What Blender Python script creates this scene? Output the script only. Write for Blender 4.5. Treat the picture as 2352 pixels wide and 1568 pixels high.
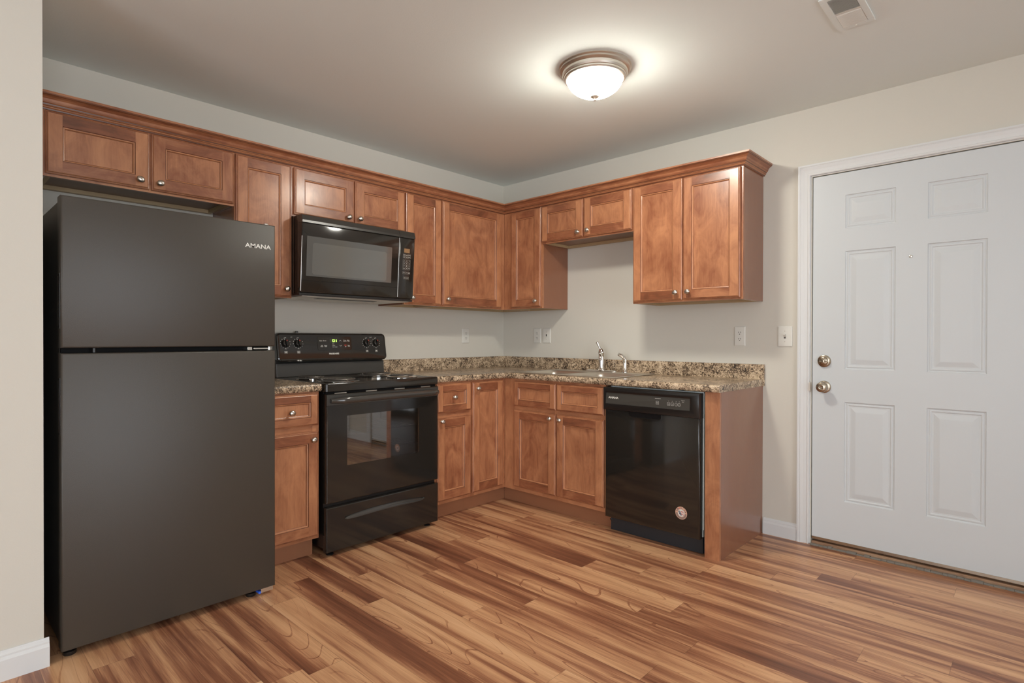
import bpy, math, random
from mathutils import Vector, Matrix
random.seed(7)
PI = math.pi
scn = bpy.context.scene
for o in list(bpy.data.objects):
    bpy.data.objects.remove(o)
C = scn.collection

# ------------------------------------------------------------------ camera
th, pt, rl, FPX = .7572, -.0057, .0021, 1300.89
F = Vector((math.cos(th)*math.cos(pt), math.sin(th)*math.cos(pt), math.sin(pt)))
RT = Vector((math.sin(th), -math.cos(th), 0)); UP = RT.cross(F)
cr, sr = math.cos(rl), math.sin(rl)
X = cr*RT + sr*UP; Y = -sr*RT + cr*UP; Z = -F
cam = bpy.data.objects.new('camera', bpy.data.cameras.new('camera')); C.objects.link(cam)
cam.matrix_world = Matrix(((X.x, Y.x, Z.x, -3.4773), (X.y, Y.y, Z.y, -3.3883), (X.z, Y.z, Z.z, 1.1541), (0, 0, 0, 1)))
cam.data.sensor_fit = 'HORIZONTAL'; cam.data.sensor_width = 36; cam.data.lens = FPX/2352*36
cam.data.clip_start = .02
scn.camera = cam

# ------------------------------------------------------------------ world, light, exposure
scn.view_settings.view_transform = 'Standard'
scn.view_settings.look = 'None'
scn.view_settings.gamma = 1
scn.view_settings.use_curve_mapping = False
scn.view_settings.exposure = 2.17
LAMP = 36.0      # emission of the ceiling lamp's glass
SKY = 1.8        # daylight beyond the added, unseen windows
w = bpy.data.worlds.new('sky'); scn.world = w; w.use_nodes = True
bg = w.node_tree.nodes['Background']; bg.inputs[0].default_value = (.86, .93, 1.0, 1); bg.inputs[1].default_value = SKY

def portal(name, loc, rot, sx, sy):
    l = bpy.data.lights.new(name, 'AREA'); l.shape = 'RECTANGLE'; l.size = sx; l.size_y = sy
    l.cycles.is_portal = True
    o = bpy.data.objects.new(name, l); C.objects.link(o); o.location = loc; o.rotation_euler = rot
portal('added_window_portal', (-3.3, -6.58, 1.25), (PI/2, 0, 0), 3.0, 2.1)
portal('added_window_portal', (-6.98, -3.4, 1.25), (0, -PI/2, 0), 2.1, 2.6)

# ------------------------------------------------------------------ materials
def nodes(name):
    m = bpy.data.materials.new(name); m.use_nodes = True
    nt = m.node_tree; return m, nt, nt.nodes['Principled BSDF']
def mat(name, col, rough=.5, metal=0, spec=.5, coat=0, bump=0, bscale=200, **k):
    m, nt, b = nodes(name)
    b.inputs['Base Color'].default_value = (*col, 1); b.inputs['Roughness'].default_value = rough
    b.inputs['Metallic'].default_value = metal; b.inputs['Specular IOR Level'].default_value = spec
    b.inputs['Coat Weight'].default_value = coat; b.inputs['Coat Roughness'].default_value = .08
    for kk, vv in k.items(): b.inputs[kk.replace('_', ' ')].default_value = vv
    if bump:
        tc = nt.nodes.new('ShaderNodeTexCoord'); n = nt.nodes.new('ShaderNodeTexNoise'); n.inputs['Scale'].default_value = bscale
        n.inputs['Detail'].default_value = 3
        bp = nt.nodes.new('ShaderNodeBump'); bp.inputs['Strength'].default_value = bump; bp.inputs['Distance'].default_value = .002
        nt.links.new(tc.outputs['Object'], n.inputs['Vector']); nt.links.new(n.outputs['Fac'], bp.inputs['Height'])
        nt.links.new(bp.outputs[0], b.inputs['Normal'])
    return m
def N(nt, t, **k):
    n = nt.nodes.new(t)
    for a, v in k.items():
        if a.startswith('i_'):
            key = a[2:]; key = int(key) if key.isdigit() else key.replace('_', ' ')
            n.inputs[key].default_value = v
        else: setattr(n, a, v)
    return n
def ramp(nt, stops, interp='LINEAR'):
    r = nt.nodes.new('ShaderNodeValToRGB'); r.color_ramp.interpolation = interp
    e = r.color_ramp.elements
    while len(e) < len(stops): e.new(.5)
    for el, (p, c) in zip(e, stops): el.position = p; el.color = (*c, 1)
    return r

def wood_mat(name, dark, light, rough=.33, grain=1.0, blotch=1.0, coat=.25):
    m, nt, b = nodes(name); L = nt.links.new
    uv = N(nt, 'ShaderNodeTexCoord')
    mp = N(nt, 'ShaderNodeMapping'); mp.inputs['Scale'].default_value = (60, 5, 1); L(uv.outputs['UV'], mp.inputs[0])
    wob = N(nt, 'ShaderNodeTexNoise', i_Scale=5.0, i_Detail=3.0); L(uv.outputs['UV'], wob.inputs['Vector'])
    fine = N(nt, 'ShaderNodeTexNoise', i_Scale=1.6, i_Detail=5.0, i_Roughness=.6, i_Distortion=.8); L(mp.outputs[0], fine.inputs['Vector'])
    mp2 = N(nt, 'ShaderNodeMapping'); mp2.inputs['Scale'].default_value = (10, 5, 1); L(uv.outputs['UV'], mp2.inputs[0])
    blo = N(nt, 'ShaderNodeTexNoise', i_Scale=1.0, i_Detail=5.0, i_Roughness=.6, i_Distortion=.9); L(mp2.outputs[0], blo.inputs['Vector'])
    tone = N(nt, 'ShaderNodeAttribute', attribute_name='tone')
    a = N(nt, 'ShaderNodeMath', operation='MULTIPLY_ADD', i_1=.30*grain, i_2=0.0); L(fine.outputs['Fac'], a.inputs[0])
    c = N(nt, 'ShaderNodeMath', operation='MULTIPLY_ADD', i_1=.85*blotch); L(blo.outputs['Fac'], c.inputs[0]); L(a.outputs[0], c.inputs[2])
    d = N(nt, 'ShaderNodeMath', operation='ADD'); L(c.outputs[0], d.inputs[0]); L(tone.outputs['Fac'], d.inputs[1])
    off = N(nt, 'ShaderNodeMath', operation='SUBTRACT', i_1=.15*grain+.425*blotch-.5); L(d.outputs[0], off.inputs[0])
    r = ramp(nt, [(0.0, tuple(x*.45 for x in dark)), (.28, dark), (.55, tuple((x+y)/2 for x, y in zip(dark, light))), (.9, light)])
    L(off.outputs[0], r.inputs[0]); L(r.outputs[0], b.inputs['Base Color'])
    b.inputs['Roughness'].default_value = rough; b.inputs['Coat Weight'].default_value = coat; b.inputs['Coat Roughness'].default_value = .18
    bp = N(nt, 'ShaderNodeBump', i_Strength=.05, i_Distance=.001); L(fine.outputs['Fac'], bp.inputs['Height']); L(bp.outputs[0], b.inputs['Normal'])
    return m

M = {}
M['wood'] = wood_mat('stained_maple', (.28, .096, .044), (.68, .315, .150))
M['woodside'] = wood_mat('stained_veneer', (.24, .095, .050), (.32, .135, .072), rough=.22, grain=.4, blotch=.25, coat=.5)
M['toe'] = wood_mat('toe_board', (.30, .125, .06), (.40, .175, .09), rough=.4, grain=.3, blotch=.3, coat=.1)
M['natural'] = wood_mat('bare_maple', (.42, .29, .15), (.62, .46, .27), rough=.55, grain=.7, blotch=.5, coat=0)
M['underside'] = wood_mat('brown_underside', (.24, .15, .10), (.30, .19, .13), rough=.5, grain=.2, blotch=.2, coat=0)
M['wall'] = mat('wall_paint', (.685, .652, .580), .75, spec=.25, bump=.12, bscale=260)
M['ceil'] = mat('ceiling_paint', (.85, .90, .875), .85, spec=.15, bump=.15, bscale=180)
M['white'] = mat('white_trim_paint', (.74, .745, .74), .38, spec=.4)
M['doorwhite'] = mat('white_door_paint', (.655, .685, .70), .42, spec=.4, bump=.05, bscale=300)
M['plate'] = mat('outlet_plastic', (.76, .74, .68), .35)
M['slot'] = mat('outlet_slot', (.10, .09, .08), .6)
M['nickel'] = mat('brushed_nickel', (.62, .58, .52), .28, metal=1)
M['dullnickel'] = mat('satin_nickel_lamp', (.70, .66, .59), .42, metal=1)
M['brass'] = mat('antique_nickel', (.42, .36, .28), .26, metal=1)
M['chrome'] = mat('chrome', (.82, .80, .77), .08, metal=1)
M['steel'] = mat('sink_steel', (.74, .69, .61), .40, metal=1)
M['zinc'] = mat('zinc_bracket', (.78, .78, .74), .3, metal=1)
M['blackgloss'] = mat('black_enamel', (.020, .017, .014), .09, spec=.6)
M['handle'] = mat('black_handle', (.045, .041, .036), .16, spec=.8)
M['blackpanel'] = mat('black_textured_panel', (.050, .047, .042), .34, spec=.6)
M['blackplastic'] = mat('black_plastic', (.015, .013, .012), .3, spec=.5)
M['blackdark'] = mat('dark_recess', (.006, .005, .005), .7, spec=.2)
M['bluegrey'] = mat('dark_grey_kickplate', (.022, .023, .027), .55)
M['fridge'] = mat('black_fridge_finish', (.056, .047, .037), .36, spec=.5, bump=.25, bscale=700)
M['fridgeside'] = mat('black_fridge_side', (.05, .044, .040), .4, spec=.5)
M['tub'] = mat('grey_tub_flange', (.55, .60, .58), .35)
M['print'] = mat('white_print', (.80, .78, .72), .5)
M['greyprint'] = mat('grey_print', (.36, .33, .28), .5)
M['red'] = mat('red_print', (.65, .05, .03), .5)
M['blue'] = mat('navy_print', (.03, .04, .10), .5)
M['peach'] = mat('copper_sticker', (.72, .43, .30), .45)
M['taupe'] = mat('taupe_sticker', (.30, .20, .17), .5)
M['display'] = mat('amber_display', (.30, .17, .08), .25)
M['disp2'] = mat('olive_display', (.055, .058, .04), .2)
M['coil'] = mat('burner_coil', (.16, .145, .13), .38, metal=.7)
M['rack'] = mat('oven_rack_wire', (.75, .68, .58), .25, metal=1)
M['cavity'] = mat('oven_cavity_enamel', (.035, .03, .028), .35)
M['mwin'] = mat('microwave_window', (.075, .072, .062), .07, spec=1.0, coat=1)
M['mwin2'] = mat('microwave_window_mesh', (.11, .106, .092), .10, spec=1.0, coat=1)
M['mband'] = mat('microwave_top_band', (.030, .027, .023), .30, spec=.6)
M['console'] = mat('dark_console_plastic', (.055, .050, .042), .38)
M['thresh'] = wood_mat('threshold_wood', (.22, .11, .06), (.62, .40, .24), rough=.6, coat=0)
M['grit'] = mat('worn_threshold_edge', (.22, .20, .17), .8, bump=.8, bscale=120)
M['foam'] = mat('drywall_core', (.55, .54, .36), .9)
M['bluecap'] = mat('blue_cap', (.05, .15, .75), .3)
def emis(name, col, s):
    m, nt, b = nodes(name); b.inputs['Base Color'].default_value = (*col, 1)
    b.inputs['Emission Color'].default_value = (*col, 1); b.inputs['Emission Strength'].default_value = s; return m
M['green'] = emis('green_digits', (.35, 1.0, .08), 1.2)

def lamp_glass():
    m, nt, b = nodes('lit_alabaster_glass'); L = nt.links.new
    tc = N(nt, 'ShaderNodeTexCoord')
    noise = N(nt, 'ShaderNodeTexNoise', i_Scale=9.0, i_Detail=1.0); L(tc.outputs['Object'], noise.inputs['Vector'])
    tot = None
    for p in ((-.02, .075, -.06), (.05, -.07, -.06)):
        d = N(nt, 'ShaderNodeVectorMath', operation='DISTANCE'); d.inputs[1].default_value = p; L(tc.outputs['Object'], d.inputs[0])
        mr = N(nt, 'ShaderNodeMapRange', interpolation_type='SMOOTHSTEP'); mr.inputs[1].default_value = .04; mr.inputs[2].default_value = .13
        mr.inputs[3].default_value = 1.0; mr.inputs[4].default_value = 0.0; L(d.outputs['Value'], mr.inputs[0])
        if tot is None: tot = mr
        else:
            ad = N(nt, 'ShaderNodeMath', operation='ADD'); L(tot.outputs[0], ad.inputs[0]); L(mr.outputs[0], ad.inputs[1]); tot = ad
    s = N(nt, 'ShaderNodeMath', operation='MULTIPLY_ADD', i_1=LAMP*.30, i_2=LAMP*.62); L(tot.outputs[0], s.inputs[0])
    sz = N(nt, 'ShaderNodeSeparateXYZ'); L(tc.outputs['Object'], sz.inputs[0])
    ez = N(nt, 'ShaderNodeMapRange', interpolation_type='SMOOTHSTEP'); ez.inputs[1].default_value = -.046; ez.inputs[2].default_value = -.115
    ez.inputs[3].default_value = .07; ez.inputs[4].default_value = 1.0; L(sz.outputs[2], ez.inputs[0])
    s2 = N(nt, 'ShaderNodeMath', operation='MULTIPLY'); L(s.outputs[0], s2.inputs[0]); L(ez.outputs[0], s2.inputs[1]); s = s2
    b.inputs['Base Color'].default_value = (.85, .82, .75, 1)
    b.inputs['Emission Color'].default_value = (1.0, .965, .86, 1); L(s.outputs[0], b.inputs['Emission Strength'])
    return m
M['lamp'] = lamp_glass()

def tinted(name, tint, refl=.1):
    m = bpy.data.materials.new(name); m.use_nodes = True; nt = m.node_tree; nt.nodes.clear(); L = nt.links.new
    t = N(nt, 'ShaderNodeBsdfTransparent'); t.inputs[0].default_value = (*tint, 1)
    g = N(nt, 'ShaderNodeBsdfGlossy', i_Roughness=.02); g.inputs[0].default_value = (1, 1, 1, 1)
    fr = N(nt, 'ShaderNodeFresnel', i_IOR=1.5)
    ad = N(nt, 'ShaderNodeMath', operation='ADD', i_1=refl); L(fr.outputs[0], ad.inputs[0])
    mx = N(nt, 'ShaderNodeMixShader'); L(ad.outputs[0], mx.inputs[0]); L(t.outputs[0], mx.inputs[1]); L(g.outputs[0], mx.inputs[2])
    o = N(nt, 'ShaderNodeOutputMaterial'); L(mx.outputs[0], o.inputs[0]); return m
M['ovenglass'] = tinted('tinted_oven_glass', (.62, .59, .55), .13)
M['pane'] = tinted('window_pane', (.97, .97, .97), .02)

def granite():
    m, nt, b = nodes('granite_laminate'); L = nt.links.new
    tc = N(nt, 'ShaderNodeTexCoord')
    n1 = N(nt, 'ShaderNodeTexNoise', i_Scale=75.0, i_Detail=5.0, i_Roughness=.72, i_Distortion=1.3); L(tc.outputs['Object'], n1.inputs['Vector'])
    n2 = N(nt, 'ShaderNodeTexNoise', i_Scale=14.0, i_Detail=3.0, i_Roughness=.6); L(tc.outputs['Object'], n2.inputs['Vector'])
    v = N(nt, 'ShaderNodeTexVoronoi', i_Scale=95.0, i_Randomness=1.0); L(tc.outputs['Object'], v.inputs['Vector'])
    a = N(nt, 'ShaderNodeMath', operation='MULTIPLY_ADD', i_1=.38, i_2=-.19); L(n2.outputs['Fac'], a.inputs[0])
    s = N(nt, 'ShaderNodeMath', operation='ADD'); L(n1.outputs['Fac'], s.inputs[0]); L(a.outputs[0], s.inputs[1])
    s2 = N(nt, 'ShaderNodeMath', operation='MULTIPLY_ADD', i_1=.10); L(v.outputs['Distance'], s2.inputs[0]); L(s.outputs[0], s2.inputs[2])
    r = ramp(nt, [(.38, (.028, .022, .018)), (.46, (.085, .060, .042)), (.52, (.24, .165, .105)), (.57, (.47, .34, .22)), (.66, (.72, .57, .40))])
    L(s2.outputs[0], r.inputs[0]); L(r.outputs[0], b.inputs['Base Color'])
    b.inputs['Roughness'].default_value = .24; b.inputs['Specular IOR Level'].default_value = .55
    return m
M['granite'] = granite()

def floor_mat():
    m, nt, b = nodes('laminate_plank_floor'); L = nt.links.new
    W, LN = .126, 1.21
    tc = N(nt, 'ShaderNodeTexCoord'); sp = N(nt, 'ShaderNodeSeparateXYZ'); L(tc.outputs['Object'], sp.inputs[0])
    def mth(op, a, b_=None, c=None):
        n = N(nt, 'ShaderNodeMath', operation=op)
        for i, v in enumerate((a, b_, c)):
            if v is None: continue
            if isinstance(v, (int, float)): n.inputs[i].default_value = v
            else: L(v, n.inputs[i])
        return n.outputs[0]
    xr = mth('DIVIDE', mth('ADD', sp.outputs[0], .028), W); row = mth('FLOOR', xr); fx = mth('FRACT', xr)
    wn = N(nt, 'ShaderNodeTexWhiteNoise', noise_dimensions='1D'); L(row, wn.inputs['W'])
    yr = mth('ADD', mth('DIVIDE', sp.outputs[1], LN), mth('MULTIPLY', wn.outputs['Value'], 7.3)); col = mth('FLOOR', yr); fy = mth('FRACT', yr)
    cb = N(nt, 'ShaderNodeCombineXYZ'); L(row, cb.inputs[0]); L(col, cb.inputs[1])
    wn2 = N(nt, 'ShaderNodeTexWhiteNoise', noise_dimensions='3D'); L(cb.outputs[0], wn2.inputs['Vector'])
    # grain space: shifted for every plank
    offv = N(nt, 'ShaderNodeVectorMath', operation='SCALE', i_Scale=37.0); L(wn2.outputs['Color'], offv.inputs[0])
    def space(sx, sy):
        c = N(nt, 'ShaderNodeCombineXYZ'); L(mth('MULTIPLY', sp.outputs[0], sx), c.inputs[0]); L(mth('MULTIPLY', sp.outputs[1], sy), c.inputs[1])
        a = N(nt, 'ShaderNodeVectorMath', operation='ADD'); L(c.outputs[0], a.inputs[0]); L(offv.outputs[0], a.inputs[1]); return a.outputs[0]
    big = N(nt, 'ShaderNodeTexNoise', i_Scale=1.0, i_Detail=2.5, i_Roughness=.5, i_Distortion=.7); L(space(11, .75), big.inputs['Vector'])
    mid = N(nt, 'ShaderNodeTexNoise', i_Scale=1.0, i_Detail=4.0, i_Roughness=.6, i_Distortion=.35); L(space(40, 1.2), mid.inputs['Vector'])
    fine = N(nt, 'ShaderNodeTexNoise', i_Scale=1.0, i_Detail=5.0, i_Roughness=.7, i_Distortion=.4); L(space(230, 5), fine.inputs['Vector'])
    rings = N(nt, 'ShaderNodeTexNoise', i_Scale=1.0, i_Detail=1.0, i_Distortion=.4); L(space(6, .9), rings.inputs['Vector'])
    rg = mth('FRACT', mth('MULTIPLY', rings.outputs['Fac'], 13.0))
    line = mth('LESS_THAN', mth('ABSOLUTE', mth('SUBTRACT', rg, .5)), .035)
    line = mth('MULTIPLY', line, mth('MULTIPLY', mth('SUBTRACT', big.outputs['Fac'], .44), 5.0))
    line = mth('MINIMUM', line, .8)
    line = mth('MAXIMUM', line, 0.0)
    plank = mth('MULTIPLY_ADD', wn2.outputs['Value'], .26, -.13)
    f = mth('ADD', mth('MULTIPLY_ADD', big.outputs['Fac'], 1.3, -.16), plank)
    f = mth('ADD', f, mth('MULTIPLY_ADD', mid.outputs['Fac'], .55, -.275))
    f = mth('ADD', f, mth('MULTIPLY_ADD', fine.outputs['Fac'], .46, -.23))
    f = mth('SUBTRACT', f, mth('MULTIPLY', line, .24))
    r = ramp(nt, [(.10, (.15, .055, .030)), (.28, (.26, .100, .052)), (.40, (.38, .165, .085)), (.50, (.55, .275, .142)), (.66, (.71, .40, .21)), (.9, (.80, .49, .28))])
    L(f, r.inputs[0])
    ed = mth('MINIMUM', mth('MULTIPLY', mth('MINIMUM', fx, mth('SUBTRACT', 1.0, fx)), W), mth('MULTIPLY', mth('MINIMUM', fy, mth('SUBTRACT', 1.0, fy)), LN))
    seam = mth('LESS_THAN', ed, .0009)
    mx = N(nt, 'ShaderNodeMix', data_type='RGBA'); L(mth('MULTIPLY', seam, .45), mx.inputs[0]); L(r.outputs[0], mx.inputs[6]); mx.inputs[7].default_value = (.10, .04, .02, 1)
    L(mx.outputs[2], b.inputs['Base Color'])
    b.inputs['Roughness'].default_value = .30; b.inputs['Specular IOR Level'].default_value = .5
    bp = N(nt, 'ShaderNodeBump', i_Strength=.08, i_Distance=.001); L(fine.outputs['Fac'], bp.inputs['Height']); L(bp.outputs[0], b.inputs['Normal'])
    return m
M['floor'] = floor_mat()

# ------------------------------------------------------------------ mesh builder
class MB:
    def __init__(s): s.v = []; s.f = []; s.uv = []; s.tn = []; s.mi = []; s.sm = []
    def poly(s, pts, tone=0, mi=0, g=2, off=(0, 0), smooth=False):
        b = len(s.v); s.v += [tuple(p) for p in pts]; s.f.append(list(range(b, b+len(pts))))
        a, c = Vector(pts[1])-Vector(pts[0]), Vector(pts[-1])-Vector(pts[0]); n = a.cross(c)
        if len(pts) > 4 or n.length < 1e-9:
            n = Vector((0, 0, 0))
            for i in range(len(pts)):
                p, q = Vector(pts[i]), Vector(pts[(i+1) % len(pts)]); n += p.cross(q)
        d = max(range(3), key=lambda i: abs(n[i])); ax = [i for i in range(3) if i != d]
        if g in ax: va = g; ua = [i for i in ax if i != g][0]
        else: ua, va = ax
        s.uv.append([(p[ua]+off[0], p[va]+off[1]) for p in pts]); s.tn.append(tone); s.mi.append(mi); s.sm.append(smooth)
    def box(s, x0, x1, y0, y1, z0, z1, tone=None, mi=0, g=None):
        x0, x1 = sorted((x0, x1)); y0, y1 = sorted((y0, y1)); z0, z1 = sorted((z0, z1))
        if g is None:
            dd = (x1-x0, y1-y0, z1-z0); g = dd.index(max(dd))
        off = (random.random()*9, random.random()*9)
        if tone is None: tone = random.uniform(-.06, .06)
        P = lambda i, j, k: ((x0, x1)[i], (y0, y1)[j], (z0, z1)[k])
        for q in (((0,0,0),(0,1,0),(1,1,0),(1,0,0)), ((0,0,1),(1,0,1),(1,1,1),(0,1,1)), ((0,0,0),(1,0,0),(1,0,1),(0,0,1)),
                  ((1,1,0),(0,1,0),(0,1,1),(1,1,1)), ((0,1,0),(0,0,0),(0,0,1),(0,1,1)), ((1,0,0),(1,1,0),(1,1,1),(1,0,1))):
            s.poly([P(*t) for t in q], tone, mi, g, off)
        return s
    def loops(s, L, tone=0, mi=0, g=2, cap0=False, cap1=False, closed=True, smooth=False, tones=None):
        off = (random.random()*9, random.random()*9); n = len(L[0])
        for k in range(len(L)-1):
            A, B = L[k], L[k+1]
            for i in range(n if closed else n-1):
                j = (i+1) % n
                s.poly([A[i], A[j], B[j], B[i]], tones[k] if tones else tone, mi, g, off, smooth)
        if cap0: s.poly(list(reversed(L[0])), tone, mi, g, off)
        if cap1: s.poly(L[-1], tone, mi, g, off)
        return s
    def lathe(s, prof, c=(0, 0, 0), ax='z', n=32, mi=0, tone=0, sx=1, sz=1, smooth=True, cap=True):
        # prof: (r, h) along the axis
        L = []
        for r, h in prof:
            ring = []
            for i in range(n):
                a = 2*PI*i/n; p, q = r*math.cos(a)*sx, r*math.sin(a)*sz
                if ax == 'z': ring.append((c[0]+p, c[1]+q, c[2]+h))
                elif ax == 'y': ring.append((c[0]+p, c[1]+h, c[2]+q))
                else: ring.append((c[0]+h, c[1]+p, c[2]+q))
            L.append(ring)
        s.loops(L, tone, mi, cap0=cap, cap1=cap, smooth=smooth); return s
    def tube(s, path, r, n=10, mi=0, cap=True, tone=0):
        path = [Vector(p) for p in path]; rs = r if isinstance(r, (list, tuple)) else [r]*len(path)
        L = []; up = None
        for i, p in enumerate(path):
            t = (path[min(i+1, len(path)-1)]-path[max(i-1, 0)]).normalized()
            if up is None:
                up = Vector((0, 0, 1)) if abs(t.z) < .9 else Vector((1, 0, 0))
            a = t.cross(up).normalized(); up = a.cross(t).normalized()
            L.append([tuple(p + a*math.cos(2*PI*k/n)*rs[i] + up*math.sin(2*PI*k/n)*rs[i]) for k in range(n)])
        s.loops(L, tone, mi, cap0=cap, cap1=cap, smooth=True); return s
    def prism(s, poly, a0, a1, ax='y', mi=0, tone=0, smooth=False):
        # poly: 2D points; extruded along ax
        def P(p, a):
            return {'y': (p[0], a, p[1]), 'x': (a, p[0], p[1]), 'z': (p[0], p[1], a)}[ax]
        s.loops([[P(p, a0) for p in poly], [P(p, a1) for p in poly]], tone, mi, cap0=True, cap1=True, smooth=smooth); return s
    def build(s, name, mats, parent=None, loc=(0, 0, 0), rot=(0, 0, 0), bevel=0, seg=2, sharp=40):
        me = bpy.data.meshes.new(name); me.from_pydata(s.v, [], s.f)
        if not isinstance(mats, (list, tuple)): mats = [mats]
        for m in mats: me.materials.append(M[m] if isinstance(m, str) else m)
        me.polygons.foreach_set('material_index', s.mi)
        u = me.uv_layers.new(name='UVMap'); k = 0
        for q in s.uv:
            for t in q: u.data[k].uv = t; k += 1
        at = me.attributes.new('tone', 'FLOAT', 'FACE'); at.data.foreach_set('value', s.tn)
        import bmesh
        bm = bmesh.new(); bm.from_mesh(me); bmesh.ops.remove_doubles(bm, verts=bm.verts, dist=1e-5)
        bmesh.ops.recalc_face_normals(bm, faces=bm.faces); bm.to_mesh(me); bm.free()
        sm = any(s.sm)
        if sm:
            me.polygons.foreach_set('use_smooth', [True]*len(me.polygons))
            me.set_sharp_from_angle(angle=math.radians(sharp))
        o = bpy.data.objects.new(name, me); C.objects.link(o)
        if parent: o.parent = parent
        o.location = loc; o.rotation_euler = rot
        if bevel:
            b = o.modifiers.new('bevel', 'BEVEL'); b.width = bevel; b.segments = seg; b.limit_method = 'ANGLE'; b.angle_limit = math.radians(35)
            b.harden_normals = False
        return o
def rrect(x0, x1, z0, z1, r, n=5):
    out = []
    for cx, cz, a0 in ((x1-r, z1-r, 0), (x0+r, z1-r, 90), (x0+r, z0+r, 180), (x1-r, z0+r, 270)):
        for i in range(n+1):
            a = math.radians(a0+90*i/n); out.append((cx+r*math.cos(a), cz+r*math.sin(a)))
    return out
def tag(o, label, cat=None, group=None):
    o['label'] = label
    if cat: o['category'] = cat
    if group: o['group'] = group
    return o
def thing(name, label, cat, loc, run='L', group=None):
    o = bpy.data.objects.new(name, None); C.objects.link(o); o.empty_display_size = .1
    o.location = loc
    if run == 'R': o.rotation_euler = (0, 0, -PI/2)
    return tag(o, label, cat, group)
def struct(o): o['kind'] = 'structure'; return o
def text(s, size, loc, mat_, parent, name='lettering', sx=1.0, align='CENTER', th=.0003, bold=0, rotz=0):
    cu = bpy.data.curves.new(name, 'FONT'); cu.body = s; cu.size = size; cu.align_x = align; cu.align_y = 'CENTER'; cu.extrude = th
    cu.resolution_u = 2; cu.offset = bold; cu.space_line = .8
    to = bpy.data.objects.new(name+'_tmp', cu); C.objects.link(to)
    dg = bpy.context.evaluated_depsgraph_get(); me = bpy.data.meshes.new_from_object(to.evaluated_get(dg))
    bpy.data.objects.remove(to); me.name = name
    for v in me.vertices:
        x, y, z = v.co; v.co = (x*sx, -z, y)
    me.flip_normals() if hasattr(me, 'flip_normals') else None
    me.materials.clear(); me.materials.append(M[mat_])
    o = bpy.data.objects.new(name, me); C.objects.link(o); o.parent = parent; o.location = loc
    return o
def addtext(mb, s, size, loc, mi=0, sx=1.0, bold=0):
    """adds flat lettering facing -Y to a mesh builder"""
    cu = bpy.data.curves.new('t', 'FONT'); cu.body = s; cu.size = size; cu.align_x = 'CENTER'; cu.align_y = 'CENTER'; cu.offset = bold; cu.resolution_u = 2
    cu.space_line = .8
    to = bpy.data.objects.new('t', cu); C.objects.link(to)
    dg = bpy.context.evaluated_depsgraph_get(); me = bpy.data.meshes.new_from_object(to.evaluated_get(dg)); bpy.data.objects.remove(to)
    for p in me.polygons:
        mb.poly([(me.vertices[i].co.x*sx+loc[0], loc[1], me.vertices[i].co.y+loc[2]) for i in p.vertices], mi=mi)
    bpy.data.meshes.remove(me)

# ------------------------------------------------------------------ room shell
H = 2.452
XW, YW = -7.0, -6.6
DY0, DY1, DZ = -2.424, -3.350, 2.063      # entry door opening
def shell(name, boxes, m='wall'):
    mb = MB()
    for b in boxes: mb.box(*b, tone=0)
    return struct(mb.build(name, m))
shell('floor', [(XW, .0, YW, .0, -.05, 0)], 'floor')
shell('ceiling', [(XW, .0, YW, .0, H, H+.1)], 'ceil')
shell('wall_back', [(-3.164, 0.12, 0, .12, -.05, H+.1)])
D2a, D2b = -3.86, -4.70
shell('wall_right', [(0, .12, DY0, 0, -.05, H), (0, .12, D2a, DY1, -.05, H), (0, .12, DY1, DY0, DZ, H), (0, .12, DY1, DY0, -.05, -.03),
                     (0, .12, D2b, D2a, DZ, H), (0, .12, YW, D2b, -.05, H), (0, .12, D2b, D2a, -.05, -.001)])
shell('wall_left', [(XW, -3.164, -.836, .12, -.05, H)])
WX0, WX1 = -4.8, -1.8
shell('wall_rear', [(XW, WX0, YW-.12, YW, -.05, H), (WX1, .12, YW-.12, YW, -.05, H), (WX0, WX1, YW-.12, YW, 2.3, H), (WX0, WX1, YW-.12, YW, -.05, .2)])
shell('wall_far_left', [(XW-.12, XW, -2.1, .12, -.05, H), (XW-.12, XW, YW-.12, -4.7, -.05, H), (XW-.12, XW, -4.7, -2.1, 2.3, H), (XW-.12, XW, -4.7, -2.1, -.05, .2)])
def window(name, ax, c0, c1, p, nm=3):
    mb = MB(); z0, z1 = .2, 2.3
    def bx(a0, a1, z0_, z1_):
        if ax == 'x': mb.box(a0, a1, p-.03, p+.03, z0_, z1_)
        else: mb.box(p-.03, p+.03, a0, a1, z0_, z1_)
    bx(c0, c1, z0, z0+.06); bx(c0, c1, z1-.06, z1)
    for k in range(nm+1):
        a = c0+(c1-c0-.06)*k/nm; bx(a, a+.06, z0+.06, z1-.06)
    f = struct(mb.build(name, 'white'))
    g = MB()
    if ax == 'x': g.box(c0+.06, c1-.06, p-.004, p+.004, z0+.06, z1-.06)
    else: g.box(p-.004, p+.004, c0+.06, c1-.06, z0+.06, z1-.06)
    g.build('pane', 'pane', f)
window('added_window_1', 'x', WX0, WX1, YW-.06)  # both windows are added out of view to let fill daylight in
window('added_window_2', 'y', -4.7, -2.1, XW-.06)

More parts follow.
